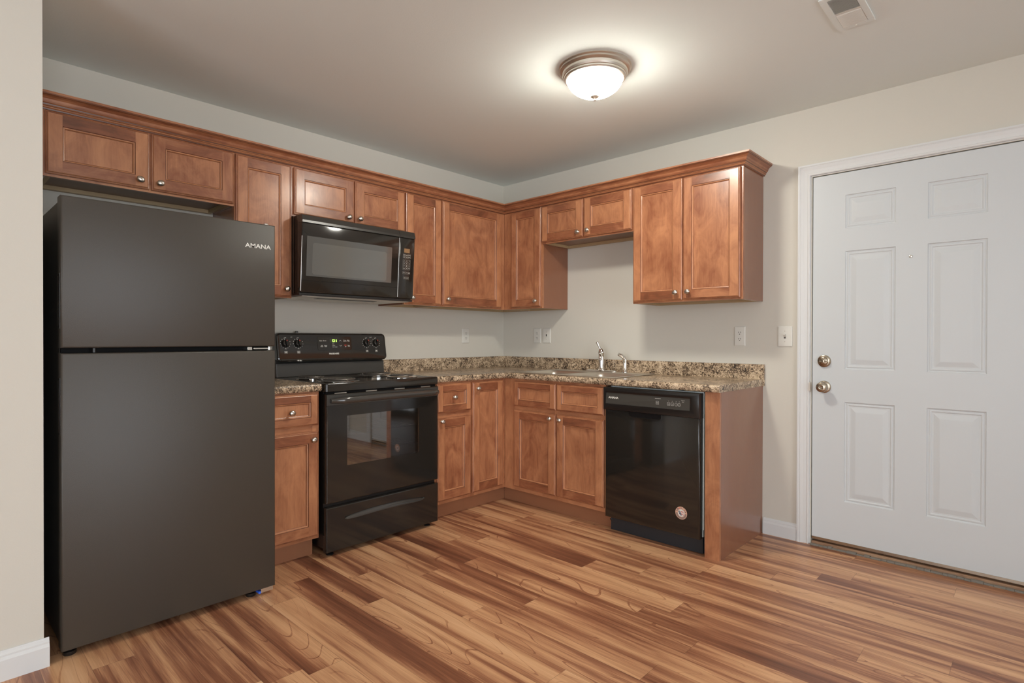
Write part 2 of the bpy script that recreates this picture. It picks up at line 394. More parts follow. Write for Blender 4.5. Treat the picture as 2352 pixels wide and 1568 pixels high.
# baseboards
def baseboard(name, p0, p1, nrm, h=.094, t=.014, cap=True):
    prof = [(0, 0), (t, 0), (t, h*.70), (t*.86, h*.74), (t*.62, h*.80), (t*.62, h*.86), (t*.3, h*.93), (t*.22, h), (0, h)]
    mb = MB(); p0 = Vector((*p0, 0)); p1 = Vector((*p1, 0)); n = Vector((*nrm, 0))
    mb.loops([[tuple(p + n*a + Vector((0, 0, b))) for a, b in prof] for p in (p0, p1)], cap0=True, cap1=True)
    return struct(mb.build(name, 'white'))
baseboard('baseboard_right', (-.0005, -2.166), (-.0005, -2.352), (-1, 0))
baseboard('baseboard_right_side', (-.0005, -3.425), (-.0005, -3.79), (-1, 0))
bb = baseboard('baseboard_left', (-3.150, -.8365), (-6.9, -.8365), (0, -1), h=.100)
mb = MB(); mb.box(-3.163, -3.1605, -.835, -.78, .085, .135, tone=0); 
# entry door
def six_panel(mb, w_, h_, cols, rows, T=.04, y=0.0):
    """slab from x 0..w_, z 0..h_; front face at y; embossed panels"""
    xs = sorted({0, w_, *[a for c in cols for a in c]}); zs = sorted({0, h_, *[a for r in rows for a in r]})
    for i in range(len(xs)-1):
        for j in range(len(zs)-1):
            x0, x1, z0, z1 = xs[i], xs[i+1], zs[j], zs[j+1]
            pan = (x0, x1) in cols and (z0, z1) in rows
            if not pan: mb.poly([(x0, y, z0), (x1, y, z0), (x1, y, z1), (x0, y, z1)]); continue
            L = []
            for ins, d in ((0, 0), (.003, .0045), (.008, .006), (.012, .0035), (.017, .0035), (.021, .0065), (.028, .0065), (.050, .0015), (.054, .001)):
                L.append([(x0+ins, y+d, z0+ins), (x1-ins, y+d, z0+ins), (x1-ins, y+d, z1-ins), (x0+ins, y+d, z1-ins)])
            mb.loops(L, cap1=True)
    mb.poly([(0, y+T, 0), (0, y+T, h_), (w_, y+T, h_), (w_, y+T, 0)])
    for a, b in (((0, 0), (w_, 0)), ((w_, 0), (w_, h_)), ((w_, h_), (0, h_)), ((0, h_), (0, 0))):
        mb.poly([(a[0], y, a[1]), (a[0], y+T, a[1]), (b[0], y+T, b[1]), (b[0], y, b[1])])
rows = [(.221, .765), (.943, 1.585), (1.708, 1.890)]
mb = MB(); six_panel(mb, .916, 2.012, [(.160, .390), (.524, .754)], rows)
door = mb.build('door_1', 'doorwhite', None, (.004, DY0-.004, .046), (0, 0, -PI/2)); struct(door)
# local: x along -Y world, z up, front faces -y local = -x world
def rose(mb, c, r, h): mb.lathe([(r, 0), (r, -h*.4), (r*.96, -h*.75), (r*.8, -h)], c, 'y', 32)
k = MB(); rose(k, (0, 0, 0), .034, .012); k.lathe([(.023, -.011), (.022, -.018), (.019, -.020)], (0, 0, 0), 'y', 24)
k.loops([[(-.021, -.018, -.003), (-.004, -.030, -.006), (.004, -.030, -.006), (.021, -.018, -.003)], [(-.021, -.018, .003), (-.004, -.030, .006), (.004, -.030, .006), (.021, -.018, .003)]], cap0=True, cap1=True)
k.box(-.019, .019, -.028, -.018, -.003, .003, tone=0)
tag(k.build('deadbolt', 'brass', door, (.060, 0, .985)), 'round nickel deadbolt with a thumb turn')
k = MB(); rose(k, (0, 0, 0), .034, .009)
k.lathe([(.014, -.008), (.012, -.028), (.018, -.034), (.026, -.044), (.028, -.054), (.026, -.062), (.017, -.066)], (0, 0, 0), 'y', 32)
k.lathe([(.012, -.066), (.013, -.067), (.012, -.068), (.010, -.067)], (0, 0, 0), 'y', 24)
k.box(-.008, .008, -.071, -.066, -.003, .003, tone=0)
tag(k.build('door_knob', 'brass', door, (.060, 0, .842)), 'round nickel knob with a push button')
k = MB(); k.lathe([(.0075, 0), (.0075, -.003), (.005, -.004)], (0, 0, 0), 'y', 20)
k.build('peephole', 'nickel', door, (.455, 0, 1.528))
sw = MB(); sw.box(.0, .916, -.002, .035, -.014, 0, tone=0); sw.build('door_sweep', 'brass', door)

def casing(name, ya, yb, ztop, wd=.062):
    """mitred moulded casing around an opening, on the right wall; ya > yb"""
    prof = [(0, 0), (0, .011), (.004, .0135), (.010, .0135), (.013, .0105), (.030, .0125), (.046, .017), (.049, .0145), (.054, .018), (wd, .018), (wd, 0)]
    mb = MB(); L = []
    for (y, z, dy, dz) in ((ya, 0, 1, 0), (ya, ztop, 1, 1), (yb, ztop, -1, 1), (yb, 0, -1, 0)):
        L.append([(-d, y+dy*o_, z+dz*o_) for o_, d in prof])
    mb.loops(L, cap0=True, cap1=True)
    # jambs behind the casing, with stop
    mb.box(-.0005, .118, ya-.003, ya+.004, 0, ztop); mb.box(-.0005, .118, yb-.004, yb+.003, 0, ztop); mb.box(-.0005, .118, yb, ya, ztop-.003, ztop+.004)
    return struct(mb.build(name, 'white'))
cs = casing('trim_1', DY0+.008, DY1-.008, DZ+.006)
k = MB(); k.prism([(0, -.028), (.006, -.020), (.008, 0), (.006, .020), (0, .028)], -.012, -.0005, 'x'); k.build('strike_plate', 'dullnickel', cs, (-.002, DY0+.0045, .885))
k = MB(); k.box(.046, .058, DY1, DY0, 0, DZ); struct(k.build('trim_2', 'white'))   # door stop behind the slab
k = MB(); k.box(-.004, .034, DY1+.004, DY0-.004, 0.0, .020, g=1); k.box(.034, .10, DY1+.004, DY0-.004, 0.0, .030, g=1)
tr = struct(k.build('trim_3', 'thresh', bevel=.003))
k = MB()
yy = DY0-.002
while yy > DY1+.03:
    st = random.uniform(.02, .05); k.box(-.022-random.uniform(0, .005), -.0045, yy-st, yy, 0, random.uniform(.006, .012), tone=0); yy -= st
k.build('worn_edge', 'grit', tr, bevel=.002)
# second white panelled door further along the right wall
mb = MB(); six_panel(mb, .836, 2.03, [(.14, .35), (.486, .696)], rows)
d2 = struct(mb.build('door_2', 'doorwhite', None, (.004, D2a-.002, .02), (0, 0, -PI/2)))
k = MB(); rose(k, (0, 0, 0), .033, .009); k.lathe([(.013, -.008), (.012, -.028), (.026, -.044), (.028, -.054), (.020, -.064)], (0, 0, 0), 'y', 24); k.build('door_knob', 'brass', d2, (.776, 0, .9))
casing('trim_4', D2a+.006, D2b-.006, DZ+.004)
k = MB(); k.box(.046, .058, D2b, D2a, 0, DZ); struct(k.build('trim_5', 'white'))

# ------------------------------------------------------------------ cabinets
def mesh_front(w_, h_, s, bead=.012):
    """shaker-style front with stepped outer edge, grooved bead and flat panel; origin lower left back"""
    mb = MB(); R = lambda i, y: [(i, y, i), (w_-i, y, i), (w_-i, y, h_-i), (i, y, h_-i)]
    t0 = random.uniform(-.05, .05)
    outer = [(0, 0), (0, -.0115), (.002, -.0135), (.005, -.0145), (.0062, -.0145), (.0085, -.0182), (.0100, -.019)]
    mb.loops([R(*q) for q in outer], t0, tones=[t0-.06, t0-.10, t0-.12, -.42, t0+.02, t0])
    e = .010; y = -.019
    o = lambda: (random.random()*9, random.random()*9)
    tl, tr_ = random.uniform(-.11, .12), random.uniform(-.11, .12)
    mb.poly([(e, y, e), (s, y, e), (s, y, h_-e), (e, y, h_-e)], tl, 0, 2, o())
    mb.poly([(w_-s, y, e), (w_-e, y, e), (w_-e, y, h_-e), (w_-s, y, h_-e)], tr_, 0, 2, o())
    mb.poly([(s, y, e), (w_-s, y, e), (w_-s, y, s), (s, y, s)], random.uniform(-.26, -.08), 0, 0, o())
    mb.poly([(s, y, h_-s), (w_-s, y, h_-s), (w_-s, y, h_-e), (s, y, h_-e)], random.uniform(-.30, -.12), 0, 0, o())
    inner = [(s, -.019), (s+.0018, -.0165), (s+.0032, -.0165), (s+.007, -.0150), (s+.0095, -.0100), (s+.0108, -.0092)]
    mb.loops([R(*q) for q in inner], 0, tones=[-.38, -.45, .10, .06, -.45])  # dark glaze in the grooves; bead faces toned lighter as a painted highlight
    q = R(*inner[-1]); mb.poly(q, random.uniform(-.10, .06), 0, 2, o())
    # back
    mb.poly([(0, 0, 0), (0, 0, h_), (w_, 0, h_), (w_, 0, 0)], 0)
    return mb
def mesh_knob():
    k = MB()
    k.lathe([(.0075, 0), (.0075, -.002), (.0048, -.004), (.0045, -.012), (.007, -.016)], (0, 0, 0), 'y', 16)
    prof = [(.003, -.014), (.011, -.0155), (.0155, -.018), (.0165, -.0205), (.0155, -.0235), (.012, -.0265), (.006, -.0285), (.0015, -.029)]
    k.lathe(prof, (0, 0, 0), 'y', 24, sx=1.05, sz=.88)
    # raised central ridge
    k.loops([[(-.012, -.0245, -.0016), (0, -.0298, -.0022), (.012, -.0245, -.0016)], [(-.012, -.0245, .0016), (0, -.0298, .0022), (.012, -.0245, .0016)]], cap0=False, closed=False)
    return k
KNOB = None
def add_knob(parent, x, z):
    global KNOB
    if KNOB is None:
        KNOB = mesh_knob().build('knob', 'nickel', parent, (x, -.019, z)); o = KNOB
    else:
        o = KNOB.copy(); C.objects.link(o); o.parent = parent; o.location = (x, -.019, z)
    o.rotation_euler = (0, random.uniform(-.5, .5), 0)
    return o
def cabinet(name, label, run, X0, X1, z0, z1, d, fronts, frame, toe=False, natural='natural', group=None, backgap=.002, hollow_top=False, Xc0=None, Xc1=None, stile=None, mid=None, cat='cabinet', toe0=0, toe1=0):
    """X measured to the right along the run (metres, facing the wall). fronts: (kind,x0,x1,za,zb,knobx,knobz)"""
    xc = (X0+X1)/2
    loc = (xc, 0, z0) if run == 'L' else (0, -xc, z0)
    t = thing(name, label, cat, loc, run, group)
    a, b = X0-xc+.0004, X1-xc-.0004; h = z1-z0
    ca = a if Xc0 is None else Xc0-xc; cb_ = b if Xc1 is None else Xc1-xc
    kz = .105 if toe else 0.0; th_ = .015
    mb = MB()
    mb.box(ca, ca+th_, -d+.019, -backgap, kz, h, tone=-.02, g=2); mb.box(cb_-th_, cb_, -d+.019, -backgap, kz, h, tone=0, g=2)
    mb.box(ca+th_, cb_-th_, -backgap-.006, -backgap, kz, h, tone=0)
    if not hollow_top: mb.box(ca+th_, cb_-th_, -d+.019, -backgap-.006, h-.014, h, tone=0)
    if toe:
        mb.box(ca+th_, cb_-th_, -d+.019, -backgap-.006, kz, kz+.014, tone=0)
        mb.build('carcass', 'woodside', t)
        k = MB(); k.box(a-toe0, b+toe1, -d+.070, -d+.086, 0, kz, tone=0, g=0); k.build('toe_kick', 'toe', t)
    else:
        mb.build('carcass', 'woodside', t)
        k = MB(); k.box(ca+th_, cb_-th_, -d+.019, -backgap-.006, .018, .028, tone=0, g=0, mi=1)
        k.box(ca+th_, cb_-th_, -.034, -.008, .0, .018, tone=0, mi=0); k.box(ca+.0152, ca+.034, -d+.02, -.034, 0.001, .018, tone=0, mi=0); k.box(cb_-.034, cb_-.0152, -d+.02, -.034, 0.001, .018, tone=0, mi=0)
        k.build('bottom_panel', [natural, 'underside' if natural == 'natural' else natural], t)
    # face frame
    fl, fr, ft, fb = frame
    k = MB(); y0, y1 = -d, -d+.0185
    k.box(a, a+fl, y0, y1, kz, h, g=2); k.box(b-fr, b, y0, y1, kz, h, g=2)
    k.box(a+fl, b-fr, y0, y1, h-ft, h, g=0); k.box(a+fl, b-fr, y0, y1, kz, kz+fb, g=0)
    for q in (mid or []):
        if q[0] == 'v': k.box(q[1]-xc-.02, q[1]-xc+.02, y0, y1, kz+fb, h-ft, g=2)
        else: k.box(a+fl, b-fr, y0+.0004, y1, q[1]-z0-.018, q[1]-z0+.018, g=0)
    k.build('face_frame', 'wood', t)
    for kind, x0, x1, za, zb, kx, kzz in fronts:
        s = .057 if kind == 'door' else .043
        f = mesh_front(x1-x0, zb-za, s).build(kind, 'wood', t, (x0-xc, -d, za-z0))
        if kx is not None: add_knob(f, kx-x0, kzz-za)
    return t
ZB, ZT = 1.376, 2.134
UD = .305
gU = 'wall cabinets hung under the crown moulding'
cabinet('wall_cabinet', 'wide reddish-brown two-door cabinet directly above the refrigerator', 'L', -3.105, -2.326, 1.838, ZT, UD,
        [('door', -3.092, -2.711, 1.848, 2.113, -2.752, 1.885), ('door', -2.703, -2.332, 1.848, 2.113, -2.670, 1.883)], (.035, .035, .035, .035), mid=[('v', -2.707)], group=gU)
cabinet('wall_cabinet', 'tall narrow wall cabinet squeezed between the refrigerator and the microwave', 'L', -2.326, -2.017, ZB, ZT, UD,
        [('door', -2.321, -2.027, 1.382, 2.111, -2.057, 1.424)], (.035, .035, .035, .035), group=gU)
cabinet('wall_cabinet', 'short two-door wall cabinet directly above the microwave', 'L', -2.017, -1.251, 1.838, ZT, UD,
        [('door', -2.007, -1.629, 1.848, 2.110, -1.674, 1.880), ('door', -1.622, -1.256, 1.848, 2.110, -1.597, 1.881)], (.035, .035, .035, .035), mid=[('v', -1.6255)], group=gU)
cabinet('wall_cabinet', 'narrow one-door wall cabinet immediately right of the microwave', 'L', -1.251, -.941, ZB, ZT, UD,
        [('door', -1.246, -.947, 1.384, 2.112, -1.205, 1.422)], (.035, .035, .035, .035), group=gU)
cabinet('wall_cabinet', 'corner wall cabinet with the widest single square-paneled door, on the stove wall', 'L', -.941, -.3055, ZB, ZT, UD,
        [('door', -.936, -.351, 1.386, 2.114, -.897, 1.429)], (.035, .05, .035, .035), Xc1=-.004, group=gU)
cabinet('wall_cabinet', 'slim tall wall cabinet in the corner of the sink wall, dark side panel showing', 'R', .3055, .694, ZB, ZT, UD,
        [('door', .391, .690, 1.386, 2.114, .650, 1.431)], (.090, .035, .035, .035), group=gU)
cabinet('wall_cabinet', 'short two-door wall cabinet hung high over the sink', 'R', .694, 1.458, 1.842, ZT, UD,
        [('door', .698, 1.069, 1.852, 2.114, 1.034, 1.887), ('door', 1.077, 1.453, 1.852, 2.114, 1.115, 1.889)], (.035, .035, .035, .035), mid=[('v', 1.073)], group=gU)
cabinet('wall_cabinet', 'large two-door wall cabinet at the open end nearest the entry door', 'R', 1.458, 2.157, ZB, ZT, UD,
        [('door', 1.464, 1.799, 1.386, 2.114, 1.765, 1.431), ('door', 1.804, 2.145, 1.386, 2.114, 1.843, 1.432)], (.035, .035, .035, .035), mid=[('v', 1.8015)], group=gU)
# narrow filler by the stub wall
k = MB(); k.box(-3.163, -3.1058, -.3045, -.29, 1.838, ZT); tag(k.build('filler_strip', 'wood'), 'thin wooden filler strip between the over-refrigerator cabinet and the left wall end', 'filler strip')
# crown
prof = [(.0006, 2.117), (.007, 2.117), (.0085, 2.122), (.0135, 2.125), (.015, 2.1285), (.0135, 2.131), (.0175, 2.134), (.019, 2.139), (.0245, 2.142), (.027, 2.148), (.030, 2.156),
        (.036, 2.163), (.044, 2.1675), (.046, 2.170), (.049, 2.1715), (.0505, 2.175), (.0505, 2.184), (.0006, 2.184)]
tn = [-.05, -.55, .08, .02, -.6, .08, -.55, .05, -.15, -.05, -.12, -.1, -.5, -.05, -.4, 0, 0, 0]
mb = MB(); EY = -2.157
L = [[(-3.163, -.305-p, z) for p, z in prof], [(-.305-p, -.305-p, z) for p, z in prof], [(-.305-p, EY-p, z) for p, z in prof], [(-.001, EY-p, z) for p, z in prof]]
for kk in range(3):
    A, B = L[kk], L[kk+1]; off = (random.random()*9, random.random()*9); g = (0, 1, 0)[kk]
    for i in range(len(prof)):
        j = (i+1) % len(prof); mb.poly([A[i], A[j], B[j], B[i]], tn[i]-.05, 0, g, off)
mb.poly(list(reversed(L[0]))); mb.poly(L[-1])
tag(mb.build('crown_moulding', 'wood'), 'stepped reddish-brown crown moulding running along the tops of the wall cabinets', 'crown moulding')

BD = .61; BT = .875
gB = 'base cabinets under the countertops'
cabinet('base_cabinet', 'narrow drawer-over-door base cabinet between the refrigerator and the range', 'L', -2.332, -2.014, 0, BT, BD,
        [('drawer', -2.326, -2.022, .700, .866, -2.174, .776), ('door', -2.326, -2.022, .122, .668, -2.057, .628)], (.035, .035, .035, .035), toe=True, mid=[('h', .684)], group=gB)
cabinet('base_cabinet', 'narrow drawer-over-door base cabinet immediately right of the range', 'L', -1.240, -.938, 0, BT, BD,
        [('drawer', -1.232, -.945, .682, .864, -1.098, .776), ('door', -1.232, -.945, .126, .650, -1.200, .630)], (.035, .035, .035, .035), toe=True, mid=[('h', .667)], group=gB)
cabinet('base_cabinet', 'corner base cabinet with one tall slim door and no drawer', 'L', -.938, -.6105, 0, BT, BD,
        [('door', -.931, -.642, .128, .862, -.893, .820)], (.035, .035, .035, .035), toe=True, Xc1=-.64, toe1=.070, group=gB)
cabinet('base_cabinet', 'two-door sink base cabinet with two plain false drawer fronts', 'R', .6105, 1.458, 0, BT, BD,
        [('drawer', .710, 1.081, .688, .860, None, None), ('drawer', 1.087, 1.453, .688, .860, None, None),
         ('door', .710, 1.081, .132, .662, 1.043, .632), ('door', 1.087, 1.453, .132, .662, 1.123, .631)], (.10, .035, .035, .035), toe=True, hollow_top=True, Xc0=.63, toe0=.0702, mid=[('v', 1.084), ('h', .675)], group=gB)
# end panel beside the dishwasher
t = thing('end_panel', 'full-height reddish-brown wooden end panel between dishwasher and entry door', 'end panel', (0, -2.125, 0), 'R')
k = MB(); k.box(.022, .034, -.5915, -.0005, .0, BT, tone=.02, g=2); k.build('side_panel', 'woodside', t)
k = MB(); k.box(-.045, .034, -.61, -.592, 0, BT, tone=-.02, g=2); k.build('front_stile', 'wood', t)

# ------------------------------------------------------------------ countertops
ZC0, ZC1 = .8755, .914
nose = [(.0, ZC0), (.017, ZC0), (.0235, ZC0+.006), (.026, ZC0+.016), (.025, ZC1-.010), (.020, ZC1-.0025), (.012, ZC1), (0, ZC1)]
def slab(mb, x0, x1, y0, y1): mb.box(x0, x1, y0, y1, ZC0, ZC1, tone=0)
t = thing('countertop', 'L-shaped brown speckled countertop wrapping the corner under the sink', 'countertop', (-.3, -.3, ZC0))
mb = MB(); ox, oy = .3, .3
SX0, SX1, SY0, SY1 = -.577, -.065, -1.482, -.682      # sink cut-out
for r in ((-1.243, -.002, -.61, -.002), (-.61, -.002, SY1, -.61), (-.61, -.002, -2.165, SY0), (-.61, SX0, SY0, SY1), (SX1, -.002, SY0, SY1)): slab(mb, r[0]+ox, r[1]+ox, r[2]+oy, r[3]+oy)
L = [[(-1.243+ox, -.61-p+oy, z) for p, z in nose], [(-.61-p+ox, -.61-p+oy, z) for p, z in nose], [(-.61-p+ox, -2.165+oy, z) for p, z in nose]]
mb.loops(L, cap0=True, cap1=True)
for i in range(len(mb.v)): mb.v[i] = (mb.v[i][0], mb.v[i][1], mb.v[i][2]-ZC0)
ct = mb.build('worktop', 'granite', t)
mb = MB(); c0, c1 = ZC1-ZC0+.0002, 1.002-ZC0
pr = [(.0, c0), (.021, c0), (.021, c1-.006), (.017, c1-.001), (.013, c1), (0, c1)]
L = [[(-1.243+ox, -.002-p+oy, z) for p, z in pr], [(-.002-p+ox, -.002-p+oy, z) for p, z in pr], [(-.002-p+ox, -2.167+oy, z) for p, z in pr]]
mb.loops(L, cap0=True, cap1=True); mb.box(-.0195+ox, -.002+ox, -2.170+oy, -2.1655+oy, -.002, c1, tone=0)
mb.build('backsplash', 'granite', t)
t = thing('countertop', 'short brown speckled countertop piece between the refrigerator and the range', 'countertop', (-2.17, -.3, ZC0))
mb = MB(); mb.box(-.162, .160, -.31, .298, 0, ZC1-ZC0, tone=0); mb.loops([[(-.162, -.31-p, z-ZC0) for p, z in nose], [(.160, -.31-p, z-ZC0) for p, z in nose]], cap0=True, cap1=True); mb.build('worktop', 'granite', t)
mb = MB(); mb.loops([[(-.162, .298-p, z) for p, z in pr], [(.160, .298-p, z) for p, z in pr]], cap0=True, cap1=True); mb.build('backsplash', 'granite', t)

# ------------------------------------------------------------------ sink, faucet, sprayer
sx, sy = (-.600+-.048)/2, (-1.500-.662)/2
t = thing('kitchen_sink', 'double-bowl stainless steel sink set into the speckled countertop', 'sink', (sx, sy, ZC1))
def R2(x0, x1, y0, y1, r, z, n=5): return [(a, b, z) for a, b in rrect(x0, x1, y0, y1, r, n)]
mb = MB(); X0, X1, Y0, Y1 = -.276, .276, -.419, .419
bowls = [(-.235, .150, -.392, -.018), (-.235, .150, .018, .392)]
# rim plate: strips around the two bowls
zt = .004
def rimbox(a, b, c, d): mb.box(a, b, c, d, .0005, zt, tone=0)
rimbox(X0, -.235, Y0, Y1); rimbox(.150, X1, Y0, Y1); rimbox(-.235, .150, Y0, -.392); rimbox(-.235, .150, .392, Y1); rimbox(-.235, .150, -.018, .018)
rim = mb.build('rim', 'steel', t, bevel=.0018)
for bw in bowls:
    mb = MB(); x0, x1, y0, y1 = bw; L = []
    # square lip to rounded bowl
    for ins, r, z in ((-.0005, .006, zt+.0003), (.006, .040, .002), (.013, .045, -.006), (.019, .05, -.022), (.026, .055, -.08), (.030, .06, -.150), (.035, .065, -.168), (.07, .06, -.175)):
        L.append(R2(x0+ins, x1-ins, y0+ins, y1-ins, r, z))
    cx, cy = (x0+x1)/2, (y0+y1)/2
    mb.loops(L, smooth=True, cap1=True); b = mb.build('bowl', 'steel', t, sharp=60)
    so = b.modifiers.new('thick', 'SOLIDIFY'); so.thickness = .001; so.offset = -1
    k = MB(); k.lathe([(.042, .0005), (.042, .003), (.030, .0035), (.028, .0015)], (cx, cy, -.175), 'z', 24); k.build('drain', 'chrome', b)
# faucet
fx, fy = -.088, -1.068
t = thing('faucet', 'chrome single-lever kitchen faucet standing behind the sink bowls', 'faucet', (fx, fy, ZC1+.0045))
k = MB(); k.loops([[(a, b, 0) for a, b in rrect(-.027, .027, -.128, .128, .026, 8)], [(a, b, .006) for a, b in rrect(-.027, .027, -.128, .128, .026, 8)], [(a, b, .011) for a, b in rrect(-.021, .021, -.120, .120, .020, 8)]], cap0=True, cap1=True, smooth=True)
k.build('base_plate', 'chrome', t)
k = MB(); k.lathe([(.026, .010), (.026, .016), (.021, .020), (.0215, .10), (.0220, .128), (.0245, .132), (.0245, .140), (.020, .150), (.017, .158), (.009, .166), (.002, .168)], (0, 0, 0), 'z', 32); k.build('body', 'chrome', t)
k = MB(); k.tube([(-.006, -.004, .120), (-.040, -.022, .126), (-.068, -.038, .118), (-.084, -.046, .100), (-.087, -.048, .082)], [.012, .0125, .0125, .0115, .010], 16); k.build('spout', 'chrome', t)
k = MB(); k.tube([(-.002, .002, .152), (-.006, .010, .168), (-.012, .020, .190), (-.016, .027, .208), (-.0165, .028, .211)], [.0095, .0080, .0085, .0105, .007], 14); k.build('lever', 'chrome', t)
t = thing('side_sprayer', 'small chrome side sprayer standing right of the faucet', 'sprayer', (-.080, -1.258, ZC1+.0045))
k = MB(); k.lathe([(.021, 0), (.021, .004), (.016, .012), (.014, .018)], (0, 0, 0), 'z', 24); k.build('base', 'chrome', t)
k = MB(); k.tube([(0, 0, .016), (0, 0, .060), (0, .002, .088), (-.006, .006, .104), (-.022, .016, .118), (-.040, .027, .126)], [.0125, .013, .014, .0145, .0135, .0120], 18); k.build('spray_head', 'chrome', t)

# ------------------------------------------------------------------ refrigerator
FX0, FX1, FY, FT = -3.117, -2.350, -.850, 1.660
cx = (FX0+FX1)/2; fw = (FX1-FX0)/2
t = thing('refrigerator', 'large black top-freezer refrigerator filling the alcove at the left', 'refrigerator', (cx, -.42, 0))
yo = .42
k = MB(); k.box(-fw+.006, fw-.006, -.775+yo, -.06+yo, .03, FT-.008, tone=0); k.build('cabinet_body', 'fridgeside', t, bevel=.004)
def fdoor(z0, z1, name):
    mb = MB(); L = []
    for ins, y in ((.003, -.783), (0, -.787), (0, -.842), (.002, -.848), (.006, -.850)):
        L.append([(-fw+ins, y+yo, z0+ins), (fw-ins, y+yo, z0+ins), (fw-ins, y+yo, z1-ins), (-fw+ins, y+yo, z1-ins)])
    mb.loops(L, cap0=True, cap1=True, smooth=True); o = mb.build(name, 'fridge', t, sharp=50); return o
f1 = fdoor(1.116, FT, 'freezer_door'); f2 = fdoor(.032, 1.097, 'refrigerator_door')
text('AMANA', .0265, (-2.427-cx, FY+yo-.0004, 1.5575), 'print', f1, 'logo_lettering', sx=1.18, bold=.0004)
def pocket(par, z0, z1):
    k = MB(); x = -fw
    k.box(x-.0022, x+.001, -.833+yo, -.828+yo, z0, z1, tone=0); k.box(x-.0022, x+.001, -.806+yo, -.802+yo, z0+.01, z1-.01, tone=0)
    o = k.build('pocket_handle', 'blackgloss', par, bevel=.001)
    k = MB(); k.box(x-.0008, x+.001, -.828+yo, -.806+yo, z0+.004, z1-.004, tone=0); k.build('pocket_recess', 'blackdark', par)
pocket(f1, 1.185, 1.385); pocket(f2, .80, 1.01)
k = MB(); k.box(-fw+.008, fw-.008, -.79+yo, -.772+yo, 1.0975, 1.1155, tone=0); k.build('door_gap_strip', 'blackdark', t)
k = MB(); k.box(fw-.118, fw-.098, -.838+yo, -.79+yo, 1.0995, 1.1135, tone=0); k.box(fw-.092, fw-.012, -.838+yo, -.79+yo, 1.103, 1.110, tone=0)
k.lathe([(.006, 1.0985), (.006, 1.1145)], (fw-.022, -.835+yo, 0), 'z', 12); k.build('centre_hinge', 'zinc', t, bevel=.001)
k = MB(); k.lathe([(.006, 1.0985), (.006, 1.1145)], (-fw+.10, -.83+yo, 0), 'z', 12); k.build('door_stop', 'blackplastic', t)
k = MB(); k.box(fw-.085, fw-.012, -.80+yo, -.72+yo, FT-.007, FT+.003, tone=0); k.lathe([(.010, FT-.003), (.010, FT+.008), (.006, FT+.010)], (fw-.028, -.815+yo, 0), 'z', 16); k.box(fw-.05, fw-.018, -.828+yo, -.79+yo, FT+.0005, FT+.004, tone=0); k.build('top_hinge', 'zinc', t, bevel=.0015)
k = MB(); k.box(fw-.060, fw-.006, -.838+yo, -.76+yo, .012, .030, tone=0); k.build('bottom_hinge', 'zinc', t, bevel=.001)
k = MB(); k.lathe([(.006, -.839+yo), (.006, -.80+yo)], (fw-.066, 0, .016), 'y', 12); k.build('hinge_cap', 'bluecap', t)
k = MB(); k.box(-fw+.002, -fw+.010, -.80+yo, -.775+yo, .055, .088, tone=0); k.build('side_bracket', 'zinc', t)
for xx in (-fw+.03, fw-.09):
    for yy in (-.80, -.14):
        k = MB(); k.lathe([(.019, 0), (.021, .004), (.021, .014), (.010, .016), (.010, .034)], (xx, yy+yo, 0), 'z', 18); k.build('foot', 'blackplastic', t)

# ------------------------------------------------------------------ range
RX0, RX1 = -2.001, -1.249; cx = (RX0+RX1)/2; rw = (RX1-RX0)/2; yo = .33; RF = -.660
t = thing('electric_range', 'freestanding black electric range with coil burners under the microwave', 'range', (cx, -yo, 0))
# body: hollow around the oven cavity
k = MB(); q = dict(tone=0)
k.box(-rw+.004, -.27, -.625+yo, -.035+yo, .045, .868, **q); k.box(.27, rw-.004, -.625+yo, -.035+yo, .045, .868, **q)
k.box(-.27, .27, -.625+yo, -.035+yo, .045, .33, **q); k.box(-.27, .27, -.625+yo, -.035+yo, .78, .868, **q); k.box(-.27, .27, -.08+yo, -.035+yo, .33, .78, **q)
k.build('body', 'blackplastic', t)
k = MB()
for b in ((-.2698, -.262, .3302, .7798), (.262, .2698, .3302, .7798), (-.262, .262, .3302, .338), (-.262, .262, .772, .7798)): k.box(b[0], b[1], -.622+yo, -.0805+yo, b[2], b[3], tone=0)
k.box(-.262, .262, -.088+yo, -.0805+yo, .338, .772, tone=0); k.build('oven_cavity', 'cavity', t)
for zr in (.625, .520):
    k = MB()
    for i in range(15):
        xx = -.245+i*.035; k.tube([(xx, -.60+yo, zr), (xx, -.10+yo, zr)], .0022, 6)
    for yy in (-.605, -.60+.25, -.10): k.tube([(-.252, yy+yo, zr+.003), (.252, yy+yo, zr+.003)], .0032, 8)
    k.build('oven_rack', 'rack', t)
